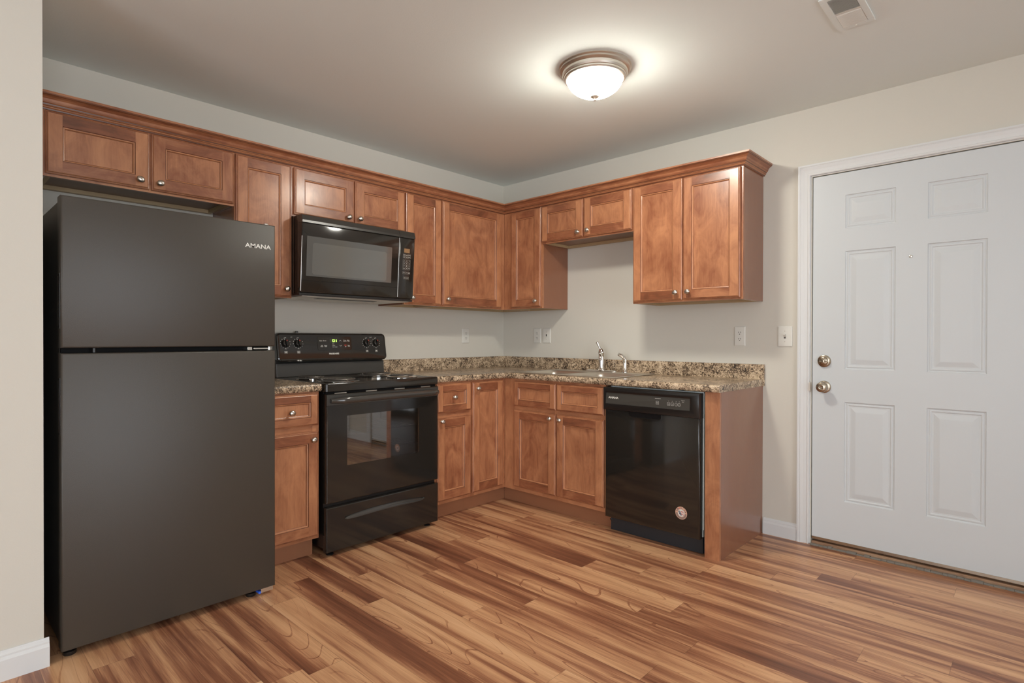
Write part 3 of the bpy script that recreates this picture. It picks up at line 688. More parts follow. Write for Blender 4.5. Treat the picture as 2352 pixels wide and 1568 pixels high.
# cooktop
k = MB(); k.loops([[(a, b+yo, z) for a, b in rrect(-rw+i, rw-i, RF+.002+i, -.075-i, .012, 4)] for i, z in ((.004, .869), (0, .872), (0, .910), (.003, .915), (.006, .9165), (.016, .9165), (.020, .914))], cap0=True, cap1=True, smooth=True)
ck = k.build('cooktop', 'blackgloss', t, sharp=35)
for bx, by, br in ((-.212, -.500, .098), (-.235, -.235, .076), (.205, -.235, .098), (.225, -.490, .076)):
    k = MB(); k.lathe([(br+.018, .0142), (br+.018, .0172), (br+.014, .0185), (br+.009, .0165), (br*.8, .0147)], (bx, by+yo, .900), 'z', 40)
    bn = k.build('burner', 'chrome' if br > .09 else 'chrome', t); bn.name = 'drip_pan'
    k = MB(); pts = []; turns = 4.5 if br > .09 else 3.6; n = int(turns*28)
    for i in range(n+1):
        a = 2*PI*turns*i/n; r = .022+(br-.022)*i/n; pts.append((bx+r*math.cos(a), by+yo+r*math.sin(a), .9255))
    k.tube(pts, .0042, 8)
    k.build('burner_coil', 'coil', t)
    k = MB(); k.lathe([(.016, .922), (.017, .9265), (.012, .9300), (.004, .9305)], (bx, by+yo, 0), 'z', 20)
    for a in (0.5, 2.6, 4.7): k.tube([(bx, by+yo, .9205), (bx+br*math.cos(a), by+yo+br*math.sin(a), .9205)], .002, 6)
    k.build('burner_support', 'nickel', t)
# vent strip between cooktop and oven door
k = MB(); k.box(-rw+.01, rw-.01, -.640+yo, -.6255+yo, .846, .8685, tone=0, mi=0)
for i in range(4): x = -.28+i*.19; k.box(x-.035, x+.035, -.6415+yo, -.640+yo, .852, .862, tone=0, mi=1)
k.build('vent_strip', ['blackdark', 'nickel'], t)
# oven door with window
od0, od1 = .284, .858; wx0, wx1, wz0, wz1 = -1.877-cx, -1.399-cx, .470, .738
mb = MB(); yF = RF+yo; yB = -.6265+yo
O = lambda i, y: [(-rw+.004+i, y, od0+i), (rw-.004-i, y, od0+i), (rw-.004-i, y, od1-i), (-rw+.004+i, y, od1-i)]
I = lambda i, y: [(wx0+i, y, wz0+i), (wx1-i, y, wz0+i), (wx1-i, y, wz1-i), (wx0+i, y, wz1-i)]
mb.loops([I(0, yB), O(.0, yB), O(0, yF+.006), O(.002, yF+.002), O(.006, yF), I(0, yF), I(0, yB)])
dr = mb.build('oven_door', 'blackgloss', t)
k = MB(); k.box(wx0+.0005, wx1-.0005, yF+.0005, yF+.004, wz0+.0005, wz1-.0005, tone=0); k.build('oven_window', 'ovenglass', dr)
k = MB(); k.box(-rw+.005, rw-.005, yF-.0015, yF, .800, .852, tone=0); k.build('door_top_band', 'blackpanel', dr)
# bar handle bowed outward
k = MB(); L = []
for i in range(25):
    u = i/24; x = -rw+.022+(2*rw-.034)*u; e = min(1, min(u, 1-u)*9); yy = yF-.010-.034*math.sin(PI*min(max(e, 0), 1)/2); zz = .824+.004*math.sin(PI*u); hh = .0178*(.72+.28*e)
    L.append([(x, yy-.012*math.cos(2*PI*j/16), zz+hh*math.sin(2*PI*j/16)) for j in range(16)])
k.loops(L, cap0=True, cap1=True, smooth=True); k.box(-rw+.024, -rw+.05, yF-.022, yF, .816, .832, tone=0); k.box(rw-.04, rw-.014, yF-.022, yF, .816, .832, tone=0); k.build('door_handle', 'handle', dr)
# storage drawer with recessed curved pull
mb = MB(); dz0, dz1 = .026, .262
O = lambda i, y: [(-rw+.003+i, y, dz0+i), (rw-.003-i, y, dz0+i), (rw-.003-i, y, dz1-i), (-rw+.003+i, y, dz1-i)]
n = 40; slot = []; inn = []
for i in range(n):
    a = 2*PI*i/n; x = .272*math.copysign(abs(math.cos(a))**.8, math.cos(a)); b = .0185*math.sin(a)*(1 if math.sin(a) < 0 else .55); bow = -.010*(x/.272)**2
    slot.append((x, b+.203-bow*(-1)*1.0)); inn.append((x*.93, b*.55+.207+bow))
slot = [(x, z) for x, z in slot]
# front face split radially between the slot outline and the drawer outline
def edge_pt(i):
    # matching point on the drawer outline
    x, z = slot[i]; dx, dz = x, z-.19; X1_, X0_ = rw-.009, -rw+.009; t_ = 1e9
    for lim, d in (((X1_ if dx > 0 else X0_), dx), ):
        if abs(d) > 1e-6: t_ = min(t_, lim/d)
    for lim, d in (((dz1-.006-.19) if dz > 0 else (dz0+.006-.19), dz),):
        if abs(d) > 1e-6: t_ = min(t_, lim/d)
    return (dx*t_, .19+dz*t_)
ring_o = [(*edge_pt(i),) for i in range(n)]
mb.loops([[(x, yF+.010, z) for x, z in inn], [(x, yF, z) for x, z in slot]], smooth=False)
mb.poly([(x, yF+.010, z) for x, z in reversed(inn)])
cs_ = [(rw-.009, dz1-.006), (-rw+.009, dz1-.006), (-rw+.009, dz0+.006), (rw-.009, dz0+.006)]
def side(p):
    if abs(p[0]-(rw-.009)) < 1e-6: return 3
    if abs(p[1]-(dz1-.006)) < 1e-6: return 0
    if abs(p[0]+(rw-.009)) < 1e-6: return 1
    return 2
for i in range(n):
    j = (i+1) % n; pts = [(slot[i][0], yF, slot[i][1]), (ring_o[i][0], yF, ring_o[i][1])]
    si, sj = side(ring_o[i]), side(ring_o[j])
    if si != sj:
        c_ = {(3, 0): 0, (0, 1): 1, (1, 2): 2, (2, 3): 3}.get((si, sj))
        if c_ is not None: pts.append((cs_[c_][0], yF, cs_[c_][1]))
    pts += [(ring_o[j][0], yF, ring_o[j][1]), (slot[j][0], yF, slot[j][1])]
    mb.poly(pts)
mb.loops([O(.006, yF), O(.002, yF+.002), O(0, yF+.006), O(0, yB)], cap1=True)
dw_ = mb.build('storage_drawer', 'blackgloss', t)
k = MB(); L = []
for i in range(41):
    u = -1+2*i/40; x = .266*u; z = .199-.010*u*u; hh = .0150*math.sqrt(max(0, 1-abs(u)**5))+.0012
    L.append([(x, yF-.0025, z-hh), (x, yF-.0030, z-hh*.8), (x, yF+.0015, z), (x, yF+.0085, z+hh*.62), (x, yF+.0090, z+hh*.7), (x, yF+.0095, z-hh)])
k.loops(L, cap0=True, cap1=True, smooth=True); k.build('drawer_pull', 'handle', dw_, sharp=50)
for xx in (-rw+.05, rw-.05):
    for yy in (-.61, -.10):
        k = MB(); k.lathe([(.020, 0), (.021, .004), (.017, .008), (.006, .010), (.006, .046)], (xx, yy+yo, 0), 'z', 18); k.build('foot', 'blackplastic', t)
# backguard and control console
k = MB(); k.prism([(-.076+yo, .9170), (-.030+yo, .9170), (-.030+yo, 1.16), (-.052+yo, 1.16), (-.052+yo, 1.022), (-.058+yo, 1.004), (-.070+yo, 1.000)], -rw+.002, rw-.002, 'x'); k.build('backguard', 'blackpanel', t, bevel=.003)
def con(ins, dep):
    # console local frame: tilted face; returns loop
    out = []
    for a, b in rrect(-rw-.003+ins, rw+.003-ins, ins, .176-ins, max(.004, .026-ins), 6):
        z = 1.010+b*.985; y = -.106+yo+b*.17+dep; out.append((a, y, z))
    return out
k = MB(); k.loops([con(.010, .050), con(.002, .048), con(0, .040), con(0, .008), (con(.003, .003)), con(.010, 0), con(.014, .0012)], cap0=True, cap1=True, smooth=True)
cp = k.build('control_panel', 'blackgloss', t, sharp=30)
tilt = math.atan(.17)
def onpanel(x, z, lift=.0):
    b = (z-1.010)/.985; return (x-cx, -.106+.0012+yo+b*.17-lift, z)
for x in (-1.951, -1.872, -1.398, -1.326):
    k = MB(); k.lathe([(.0235, 0), (.0235, -.004), (.021, -.008), (.0195, -.016), (.017, -.018)], (0, 0, 0), 'y', 28)
    k.loops([[(-.0065, -.016, -.0195), (.0065, -.016, -.0195), (.0065, -.016, .0195), (-.0065, -.016, .0195)], [(-.005, -.030, -.018), (.005, -.030, -.018), (.005, -.030, .018), (-.005, -.030, .018)]], cap1=True)
    kb = k.build('control_knob', 'blackgloss', cp, onpanel(x, 1.121), (-tilt, -.12, 0), bevel=.0008)
    k = MB(); k.box(-.0022, .0022, -.0308, -.0298, .009, .017, tone=0); k.build('pointer', 'red', kb)
    k = MB()
    for i in range(11):
        a = math.radians(100+i*28); r = .0305; p = (r*math.cos(a), r*math.sin(a)); k.box(p[0]-.0014, p[0]+.0014, -.0003, 0, p[1]-.0014, p[1]+.0014, tone=0)
    addtext(k, 'OFF', .0075, (0, -.0003, .033)); addtext(k, 'MED', .006, (0, -.0003, -.0335))
    k.box(-.009, .009, -.0003, 0, -.0605, -.0595, tone=0); k.box(-.009, .009, -.0003, 0, -.0485, -.0475, tone=0); k.box(-.009, -.008, -.0003, 0, -.0595, -.0485, tone=0); k.box(.008, .009, -.0003, 0, -.0595, -.0485, tone=0)
    k.box(-.0045, .0045, -.0003, 0, -.057, -.051, tone=0)
    k.build('dial_marks', 'print', cp, onpanel(x, 1.121, .0004), (-tilt, 0, 0))
k = MB(); cxm, czm = -1.629, 1.118
o0 = rrect(-.118, .118, -.043, .043, .012, 5); o1 = rrect(-.115, .115, -.040, .040, .010, 5)
k.loops([[(a, 0, b) for a, b in o0], [(a, -.0022, b) for a, b in o0], [(a, -.0022, b) for a, b in o1], [(a, -.0008, b) for a, b in o1]], smooth=False, cap1=True)
kp = k.build('keypad', 'blackgloss', cp, onpanel(cxm, czm), (-tilt, 0, 0))
k = MB(); k.box(-.034, .020, -.0014, -.0008, .008, .028, tone=0); k.build('clock_display', 'disp2', kp)
k = MB()
def seg(mb, x, z, s, on):
    w_, h_, t_ = s*.5, s, s*.16
    B = {'a': (0, w_, h_-t_, h_), 'g': (0, w_, h_/2-t_/2, h_/2+t_/2), 'd': (0, w_, 0, t_), 'f': (0, t_, h_/2, h_), 'e': (0, t_, 0, h_/2), 'b': (w_-t_, w_, h_/2, h_), 'c': (w_-t_, w_, 0, h_/2)}
    for o_ in on:
        b = B[o_]; mb.box(x+b[0], x+b[1], -.0020, -.0014, z+b[2], z+b[3], tone=0)
seg(k, -.014, .0105, .015, 'afed'); seg(k, -.006, .0105, .015, 'bc'); seg(k, .006, .0105, .015, 'bc'); k.build('clock_digits', 'green', kp)
k = MB(); Yk = -.0012
for s_, x, z, sz in (('Bake', -.094, .018, .010), ('Broil', -.068, .018, .010), ('Self\nClean', -.090, -.016, .008), ('Delay\nStart', -.064, -.016, .008), ('Timer\nOn/Off', .072, .018, .008), ('Bake\nTime', .098, .018, .008),
                     ('Start\nTime', .098, -.016, .008), ('Off', .074, -.021, .008), ('Oven', -.011, -.002, .006), ('Preheat', -.009, -.012, .006), ('Door Locked', -.002, -.022, .006)):
    k = MB(); addtext(k, s_, sz, (x, Yk, z), bold=.0001); k.build('key_label', 'print', kp)
for sg in (1, -1):
    zc = .018 if sg > 0 else -.014
    k = MB()
    for a in (-1, 1): k.poly([(.040, Yk, zc+.005*sg), (.040, Yk, zc+.0025*sg), (.040+a*.007, Yk, zc-.005*sg), (.040+a*.007, Yk, zc-.0025*sg)])
    k.build('arrow_key', 'print', kp)
k = MB(); k.box(.066, .082, -.0014, -.0009, -.013, -.009, tone=0); k.build('red_key_mark', 'red', kp)
text('FRIGIDAIRE', .0135, onpanel(-1.640, 1.054, .0008), 'print', cp, 'logo_lettering', sx=1.0, bold=.0006).rotation_euler = (-tilt, 0, 0)
for s_, x in (('LEFT', -1.911), ('RIGHT', -1.362)):
    text(s_, .006, onpanel(x, 1.158, .0006), 'print', cp, 'small_lettering').rotation_euler = (-tilt, 0, 0)
k = MB(); k.lathe([(.010, 0), (.010, .006), (.006, .009)], (-1.862-cx, -.045+yo, 1.186), 'z', 12); k.build('anti_tip_cap', 'blackplastic', t)

# ------------------------------------------------------------------ microwave
MX0, MX1 = -2.016, -1.257; cx = (MX0+MX1)/2; mw = (MX1-MX0)/2; yo = .2; z0 = 1.383; MF = -.420
t = thing('microwave', 'black over-the-range microwave mounted under the short wall cabinet', 'microwave', (cx, -yo, z0))
k = MB(); k.box(-mw+.002, mw-.002, -.385+yo, -.006+yo, .018, .4495, tone=0); k.build('body', 'blackgloss', t)
# underside tray with grille
k = MB(); k.box(-mw, mw, -.412+yo, -.006+yo, .006, .0175, tone=0, mi=0); k.box(-mw+.02, mw-.02, -.39+yo, -.02+yo, .002, .006, tone=0, mi=1)
for i in range(46): x = -.22+i*.0088; k.box(x, x+.004, -.30+yo, -.25+yo, .0005, .002, tone=0, mi=0)
for x in (-.24, .20): k.box(x, x+.10, -.17+yo, -.09+yo, .0, .002, tone=0, mi=2)
k.build('bottom_tray', ['blackplastic', 'dullnickel', 'plate'], t, bevel=.001)
dx = -1.376-cx    # split between door and keypad
def slabf(name, x0, x1, za, zb, yb, yf, r=.006, m='blackgloss', par=t):
    mb = MB(); R_ = lambda i, y: [(x0+i, y, za+i), (x1-i, y, za+i), (x1-i, y, zb-i), (x0+i, y, zb-i)]
    mb.loops([R_(0, yb), R_(0, yf+r), R_(r*.3, yf+r*.3), R_(r, yf)], cap0=True, cap1=True, smooth=True)
    return mb.build(name, m, par, sharp=50)
y0 = -.3855+yo; yf = MF+yo
# top vent band bends back a little
for nm, a, b in (('top_band', -mw, dx-.001), ('top_band', dx+.001, mw)):
    k = MB(); k.loops([[(x, y0, .405), (x, yf-.003, .405), (x, yf-.001, .418), (x, yf+.010, .446), (x, yf+.016, .449), (x, y0, .449)] for x in (a, b)], cap0=True, cap1=True); k.build(nm, 'mband', t)
dr = slabf('microwave_door', -mw, dx-.001, .022, .404, y0, yf)
wa, wb, wz0, wz1 = -1.986-cx, -1.430-cx, 1.497-z0, 1.716-z0
k = MB(); k.poly([(wa, yf-.0004, wz0), (wb, yf-.0004, wz0), (wb, yf-.0004, wz1), (wa, yf-.0004, wz1)])
k.box(wa, wb, yf-.0006, yf-.0001, wz0, wz1, tone=0); wn = k.build('door_window', 'mwin', dr)
k = MB(); rr = rrect(wa+.034, wb-.036, wz0+.010, wz1-.034, .014, 5); k.loops([[(a, yf-.0006, b) for a, b in rr], [(a, yf-.0010, b) for a, b in rr]], cap1=True)
k.build('window_mesh', 'mwin2', wn)
k = MB(); k.box(-mw+.002, dx-.003, yf-.0008, yf, .088, .0895, tone=0); k.build('door_groove', 'blackdark', dr)
k = MB(); k.tube([(-mw+.001, yf+.001, .030), (-mw+.001, yf+.001, .33)], .0014, 8); k.build('edge_trim', 'nickel', dr)
k = MB(); k.tube([(dx-.001, yf+.0005, .03), (dx-.001, yf+.0005, .40)], .0012, 8); k.build('edge_trim', 'nickel', dr)
cpn = slabf('control_panel', dx+.001, mw, .022, .404, y0, yf)
def px(u): return dx+.001+(mw-dx)*u
k = MB(); k.box(px(.30), px(.66), yf-.0006, yf, .312, .338, tone=0); k.build('clock_display', 'display', cpn)
k = MB(); yk = yf-.0006; lw = .0007
def grid(x0, x1, za, zb, nx, nz):
    for i in range(nx+1): x = x0+(x1-x0)*i/nx; k.box(x-lw/2, x+lw/2, yk, yf, za, zb, tone=0)
    for j in range(nz+1): z = za+(zb-za)*j/nz; k.box(x0, x1, yk, yf, z-lw/2, z+lw/2, tone=0)
ga, gb = px(.25), px(.72)
grid(ga, gb, .277, .304, 3, 2); grid(ga, gb, .205, .268, 3, 4); grid(ga, gb, .178, .192, 3, 1); grid(px(.32), px(.64), .146, .160, 2, 1); k.build('key_grid', 'greyprint', cpn)
cw = (gb-ga)/3
keys = [(ch, .0095, ga+cw*(i % 3+.5), .260-.0157*(i//3)) for i, ch in enumerate('123456789')] + [('0', .0095, ga+cw*1.5, .2128)]
keys += [(s_, .0048, ga+cw*x, z) for x, z, s_ in ((.5, .2128, 'ADD'), (2.5, .2128, 'START'), (.5, .185, 'STOP'), (1.5, .185, 'ON'), (2.5, .185, 'TIMER'), (.5, .297, 'COOK'), (1.5, .297, 'BAKE'), (2.5, .297, 'CLOCK'), (.5, .284, 'MELT'), (1.5, .284, 'HEAT'), (2.5, .284, 'POWER'))]
keys += [('FAN', .0048, px(.40), .153), ('LIGHT', .0048, px(.56), .153)]
for s_, sz, x, z in keys: k = MB(); addtext(k, s_, sz, (x, yk, z), bold=.0002); k.build('key_label', 'print', cpn)
# front sheared forward towards its top, added to shift the lamp's reflection upward
def lean(o):
    if o.type == 'MESH':
        for v in o.data.vertices:
            if v.co.y < y0-.008: v.co.y -= (v.co.z-.21)*.06
    for c_ in o.children: lean(c_)
lean(t)

# ------------------------------------------------------------------ dishwasher
DX0, DX1 = 1.464, 2.072; cx = (DX0+DX1)/2; dw = (DX1-DX0)/2; yo = .32
t = thing('dishwasher', 'black built-in dishwasher with a round sticker low on its door', 'dishwasher', (0-.32, -cx, 0), 'R')
k = MB(); k.box(-dw+.014, dw-.006, -.598+yo, -.05+yo, .10, .866, tone=0); k.build('tub', 'tub', t)
k = MB(); k.box(-dw+.010, dw-.018, -.575+yo, -.52+yo, .002, .098, tone=0); k.box(-dw+.004, dw-.001, -.560+yo, -.54+yo, .002, .094, tone=0); k.build('kickplate', 'bluegrey', t)
k = MB(); k.box(dw-.004, dw, -.604+yo, -.50+yo, .14, .868, tone=0); k.box(-dw+.03, dw, -.606+yo, -.50+yo, .8665, .871, tone=0); k.build('flange', 'tub', t)
def slabd(name, x0, x1, za, zb, yb, yf, r, m): return slabf(name, x0, x1, za, zb, yb, yf, r, m, t)
dd = slabd('door_panel', -dw+.006, dw-.010, .092, .742, -.599+yo, -.636+yo, .008, 'blackgloss')
# console with raised bezel and recess
k = MB(); a0, a1, b0, b1 = -dw-.001, dw-.007, .732, .8655; yf = -.650+yo
R_ = lambda i, y: [(a0+i, y, b0+i), (a1-i, y, b0+i), (a1-i, y, b1-i), (a0+i, y, b1-i)]
k.loops([R_(0, -.5985+yo), R_(0, yf+.010), R_(.003, yf+.003), R_(.009, yf)], cap0=True, smooth=True)
pa = [(a0+.009, b0+.009), (a1-.009, b0+.009), (a1-.009, b1-.009), (a0+.009, b1-.009)]
ra, rb, rc, rd = a0+.020, a1-.045, .770, .845
P3 = lambda x, z, y=yf: (x, y, z)
k.poly([P3(*pa[0]), P3(*pa[1]), P3(rb, rc), P3(ra, rc)]); k.poly([P3(*pa[1]), P3(*pa[2]), P3(rb, rd), P3(rb, rc)]); k.poly([P3(*pa[2]), P3(*pa[3]), P3(ra, rd), P3(rb, rd)]); k.poly([P3(*pa[3]), P3(*pa[0]), P3(ra, rc), P3(ra, rd)])
k.loops([[P3(ra, rc), P3(rb, rc), P3(rb, rd), P3(ra, rd)], [P3(ra, rc, yf+.0005), P3(rb-.010, rc, yf+.007), P3(rb-.010, rd-.011, yf+.007), P3(ra, rd-.011, yf+.007)]])
cn = k.build('console', 'blackplastic', t, sharp=40)
k = MB(); k.poly([P3(ra, rc, yf+.0005), P3(rb-.010, rc, yf+.007), P3(rb-.010, rd-.011, yf+.007), P3(ra, rd-.011, yf+.007)])
k.poly([P3(ra, rc, yf+.0100), P3(ra, rd-.011, yf+.0100), P3(rb-.010, rd-.011, yf+.0100), P3(rb-.010, rc, yf+.0100)]); k.build('console_face', 'console', cn)
yy = yf+.0055
k = MB(); k.poly([(ra+.002, yf+.0008, rc+.001), (rb-.012, yf+.0066, rc+.001), (rb-.012, yf+.0066, rd-.012), (ra+.002, yf+.0066, rd-.012)]) if False else None
text('AMANA', .0165, (ra+.052, yf+.0028, .806), 'print', cn, 'logo_lettering', sx=1.15, bold=.0005)
yp = yf+.0022
def icon(fn, *a):
    global k
    k = MB(); fn(*a); k.build('control_icon', 'print', cn)
def sq(cx_, cz_, w_, lw_=.0009):
    for b in ((cx_-w_, cx_+w_, cz_+w_-lw_, cz_+w_), (cx_-w_, cx_+w_, cz_-w_, cz_-w_+lw_), (cx_-w_, cx_-w_+lw_, cz_-w_, cz_+w_), (cx_+w_-lw_, cx_+w_, cz_-w_, cz_+w_)): k.box(b[0], b[1], yp, yp+.0004, b[2], b[3], tone=0)
def ring(cx_, cz_, r):
    n_ = 24; A = [(cx_+r*math.cos(2*PI*i/n_), yp, cz_+r*math.sin(2*PI*i/n_)) for i in range(n_)]; B_ = [(cx_+(r-.001)*math.cos(2*PI*i/n_), yp, cz_+(r-.001)*math.sin(2*PI*i/n_)) for i in range(n_)]; k.loops([A, B_])
ux = lambda u: a0+(a1-a0)*u
icon(sq, ux(.595), .799, .0085); icon(lambda: k.box(ux(.572), ux(.63), yp, yp+.0004, .822, .8235, tone=0))
icon(sq, ux(.708), .798, .008); icon(sq, ux(.744), .798, .008); icon(ring, ux(.782), .798, .0085); icon(ring, ux(.812), .798, .0085)
for s_, sz, u, z in (('Heat\nDry', .006, .595, .799), ('Hi', .007, .708, .797), ('Lt', .007, .744, .797), ('1', .008, .782, .797), ('2', .008, .812, .797), ('Normal', .006, .848, .822), ('Start', .006, .848, .814)):
    k = MB(); addtext(k, s_, sz, (ux(u), yp, z)); k.build('small_lettering', 'print', cn)
for u in (.708, .744, .782, .812): icon(lambda: k.box(ux(u)-.001, ux(u)+.001, yp, yp+.0004, .813, .815, tone=0))
# pocket handle below console
k = MB(); n_ = 9; L = []
for dpt, sc in ((-.0006, 1.0), (.014, .86)):
    pts = [(-.100*sc, .7315)]
    for i in range(n_): a = PI+PI/2*i/(n_-1); pts.append((-.078*sc+.022*math.cos(a), .716+.012*math.sin(a)*sc))
    for i in range(n_): a = -PI/2+PI/2*i/(n_-1); pts.append((.078*sc+.022*math.cos(a), .716+.012*math.sin(a)*sc))
    pts.append((.100*sc, .7315)); L.append([(x-.03, -.636+yo+dpt-.002, z) for x, z in pts])
lip = [[(p[0], p[1]-.004, p[2]-.004) for p in L[0]], [(p[0], p[1]-.004, p[2]) for p in L[0]]]
k.poly([(x, y-.0, z) for x, y, z in L[0]], mi=1); k.loops([[(p[0], -.636+yo, p[2]-.004) for p in L[0]], [(p[0], -.636+yo-.005, p[2]-.003) for p in L[0]], [(p[0], -.636+yo-.005, p[2]) for p in L[0]], L[0]], closed=False, smooth=True)
k.build('pocket_handle', ['blackgloss', 'blackdark'], dd, sharp=60)
k = MB(); k.lathe([(.006, 0), (.007, -.004), (.003, -.006)], (-dw+.013, -.5755+yo, .062), 'y', 14); k.build('screw', 'blackplastic', t)
# round sticker
st = MB(); cz = .215; cxs = dw-.112; ysf = -.636+yo
def disc(r, y, mi, n_=40): st.poly([(cxs+r*math.cos(2*PI*i/n_), y, cz+r*math.sin(2*PI*i/n_)) for i in range(n_)], mi=mi)
disc(.034, ysf-.0004, 0); 
A = [(cxs+.031*math.cos(PI+PI*i/20), ysf-.0006, cz-.001+.031*math.sin(PI+PI*i/20)) for i in range(21)]; B_ = [(cxs+.021*math.cos(PI+PI*i/20), ysf-.0006, cz-.001+.021*math.sin(PI+PI*i/20)) for i in range(21)]
st.loops([A, B_], mi=1, closed=False)
disc(.0195, ysf-.0006, 2)
for j, (zc_, mi_) in enumerate(((.004, 3), (-.008, 3))):
    pts = [(cxs-.002+i*.002, cz+zc_+.0035+.0025*math.sin(i*.55)) for i in range(9)]
    st.loops([[(x, ysf-.0008, z) for x, z in pts], [(x, ysf-.0008, z-.004) for x, z in pts]], mi=mi_, closed=False)
st.poly([(cxs-.017, ysf-.0009, cz+.006), (cxs-.012, ysf-.0009, cz+.012), (cxs-.004, ysf-.0009, cz+.006), (cxs-.002, ysf-.0009, cz-.002), (cxs+.004, ysf-.0009, cz-.012), (cxs-.003, ysf-.0009, cz-.013), (cxs-.010, ysf-.0009, cz-.006)], mi=4)
for x, z in ((-.011, .006), (-.007, .001), (-.003, -.007), (-.012, .000)): st.box(cxs+x-.0015, cxs+x+.0015, ysf-.0012, ysf-.0010, cz+z-.0015, cz+z+.0015, tone=0, mi=2)
for i, ch in enumerate('AMERICA'):
    a = math.radians(158-i*22.7); tmp = MB(); addtext(tmp, ch, .0105, (0, 0, 0), bold=.0003); rot = a-PI/2
    for f in tmp.f:
        st.poly([(cxs+.0262*math.cos(a)+tmp.v[q][0]*math.cos(rot)-tmp.v[q][2]*math.sin(rot), ysf-.0009, cz+.0262*math.sin(a)+tmp.v[q][0]*math.sin(rot)+tmp.v[q][2]*math.cos(rot)) for q in f], mi=3 if ch == 'E' else 4)
tag(st.build('round_sticker', ['peach', 'taupe', 'plate', 'red', 'blue'], dd), 'round copper-coloured flag sticker')

# ------------------------------------------------------------------ ceiling lamp and vent
t = thing('ceiling_light', 'flush-mount ceiling lamp with a nickel rim and a lit frosted glass bowl', 'ceiling light', (-1.221, -1.800, H))
k = MB(); k.lathe([(.150, 0), (.174, 0), (.1745, -.004), (.171, -.007), (.168, -.009), (.169, -.016), (.164, -.021), (.156, -.024), (.1555, -.034), (.151, -.042), (.148, -.044), (.1475, -.050), (.143, -.056), (.137, -.058), (.135, -.052), (.135, -.010)], (0, 0, 0), 'z', 72, cap=False)
k.build('rim', 'dullnickel', t, sharp=25)
k = MB(); pr = []
for i in range(15):
    a = i/14*PI/2; pr.append((.1345*math.cos(a)+.0002, -.046-.090*math.sin(a)))
k.lathe(pr, (0, 0, 0), 'z', 64, cap=False); k.build('glass_bowl', 'lamp', t, sharp=80)
k = MB(); k.lathe([(.004, -.1345), (.021, -.1340), (.021, -.1365), (.016, -.141), (.008, -.145), (.0055, -.148), (.0075, -.151), (.0065, -.155), (.002, -.157)], (0, 0, 0), 'z', 28); k.build('finial', 'dullnickel', t)

# unseen copy of the lamp, added behind the camera for fill light
t2 = t.copy(); C.objects.link(t2); t2.location = (-5.4, -5.0, H); t2['label'] = 'added copy of the ceiling lamp, unseen behind the camera, for fill light'
for ch in list(t.children): c2 = ch.copy(); C.objects.link(c2); c2.parent = t2
t = thing('ceiling_vent', 'small off-white louvred register in the ceiling towards the entry door', 'air vent', (-.941, -2.809, H))
k = MB(); hx, hy = .147, .067; ix, iy = .122, .044
for b in ((-hx, -ix, -hy, hy), (ix, hx, -hy, hy), (-ix, ix, -hy, -iy), (-ix, ix, iy, hy)): k.box(b[0], b[1], b[2], b[3], -.006, 0, tone=0)
k.build('frame', 'ceil', t, bevel=.002)
k = MB(); k.box(-ix, ix, -iy, iy, -.0008, -.0002, tone=0); k.build('duct', 'slot', t)
for side_ in (-1, 1):
    for i in range(14):
        x = side_*(.008+i*.0083); k = MB()
        k.loops([[(x, yy_, -.0012), (x+.0012, yy_, -.0012), (x+side_*.0052+.0012, yy_, -.0078), (x+side_*.0052, yy_, -.0078)] for yy_ in (-iy+.0005, iy-.0005)], cap0=True, cap1=True)
        k.build('louvre', 'plate', t)
k = MB(); k.box(-.004, .004, -iy, iy, -.006, -.0012, tone=0); k.build('divider', 'plate', t)
k = MB(); k.lathe([(.004, -.006), (.004, -.0075), (.002, -.0085)], (.135, 0, 0), 'z', 14); k.build('screw', 'plate', t)

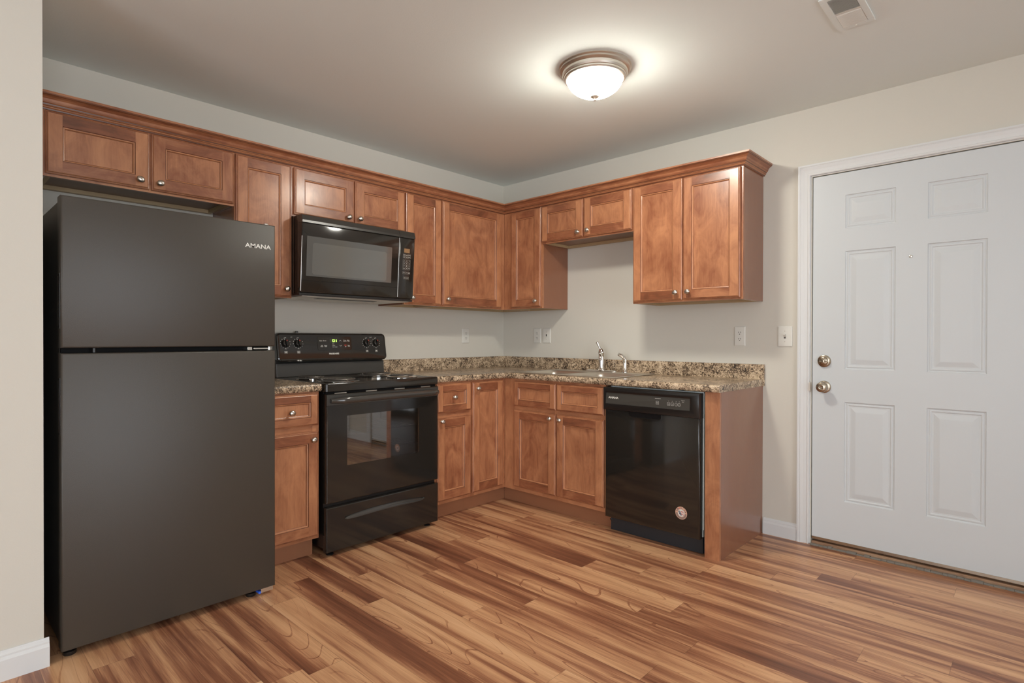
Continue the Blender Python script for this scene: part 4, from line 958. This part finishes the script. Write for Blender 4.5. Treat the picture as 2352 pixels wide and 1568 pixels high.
# ------------------------------------------------------------------ wall plates
def plate(label, run, X, z, kind, w_=.074, group=None):
    loc = (X, -.0005, z) if run == 'L' else (-.0005, -X, z)
    t = thing('wall_outlet' if kind == 'outlet' else 'wall_switch', label, 'outlet' if kind == 'outlet' else 'switch', loc, run, group)
    k = MB(); R_ = lambda i, y: [(-w_/2+i, y, -.059+i), (w_/2-i, y, -.059+i), (w_/2-i, y, .059-i), (-w_/2+i, y, .059-i)]
    k.loops([R_(0, 0), R_(0, -.0035), R_(.0035, -.0062), R_(.005, -.0064)], cap0=True, cap1=True, smooth=True); k.build('cover_plate', 'plate', t, sharp=20)
    if kind == 'outlet':
        for s_ in (-1, 1):
            k = MB(); zc = s_*.0195; k.loops([[(a, y, b+zc) for a, b in rrect(-.0165, .0165, -.0135, .0135, .011, 6)] for y in (-.0064, -.0078)], cap1=True); r_ = k.build('receptacle', 'plate', t)
            k = MB(); k.box(-.0075, -.0045, -.0081, -.0078, zc-.001, zc+.008, tone=0); k.box(.0045, .0075, -.0081, -.0078, zc-.001, zc+.008, tone=0); k.lathe([(.0030, -.0078), (.0030, -.0081)], (0, 0, zc-.0075), 'y', 12); k.build('slots', 'slot', r_)
        k = MB(); k.lathe([(.003, -.0064), (.003, -.0072)], (0, 0, 0), 'y', 12); k.build('screw', 'plate', t)
    else:
        k = MB(); k.box(-.0052, .0052, -.0072, -.0064, -.012, .012, tone=0); k.build('toggle_slot', 'slot', t)
        k = MB(); k.prism([(-.0064, -.004), (-.020, .0085 if kind == 'up' else -.010), (-.019, .014 if kind == 'up' else -.0155), (-.0064, .009 if kind == 'up' else -.009)], -.0045, .0045, 'x'); k.build('toggle', 'plate', t, bevel=.0008)
        for s_ in (-1, 1): k = MB(); k.lathe([(.0028, -.0064), (.0028, -.0072)], (0, 0, s_*.030), 'y', 12); k.build('screw', 'nickel', t)
gO = 'electrical outlets on the kitchen walls'
plate('white duplex outlet on the stove wall, left of the room corner', 'L', -.435, 1.173, 'outlet', group=gO)
plate('white duplex outlet just right of the corner, beside a matching switch', 'R', .387, 1.175, 'outlet', group=gO)
plate('white toggle switch beside the corner outlet, left of the faucet', 'R', .486, 1.175, 'down', .078)
plate('white duplex outlet right of the sprayer, under the large end wall cabinet', 'R', 2.022, 1.170, 'outlet', .066, group=gO)
plate('white toggle light switch next to the entry door casing', 'R', 2.283, 1.168, 'up', .078)
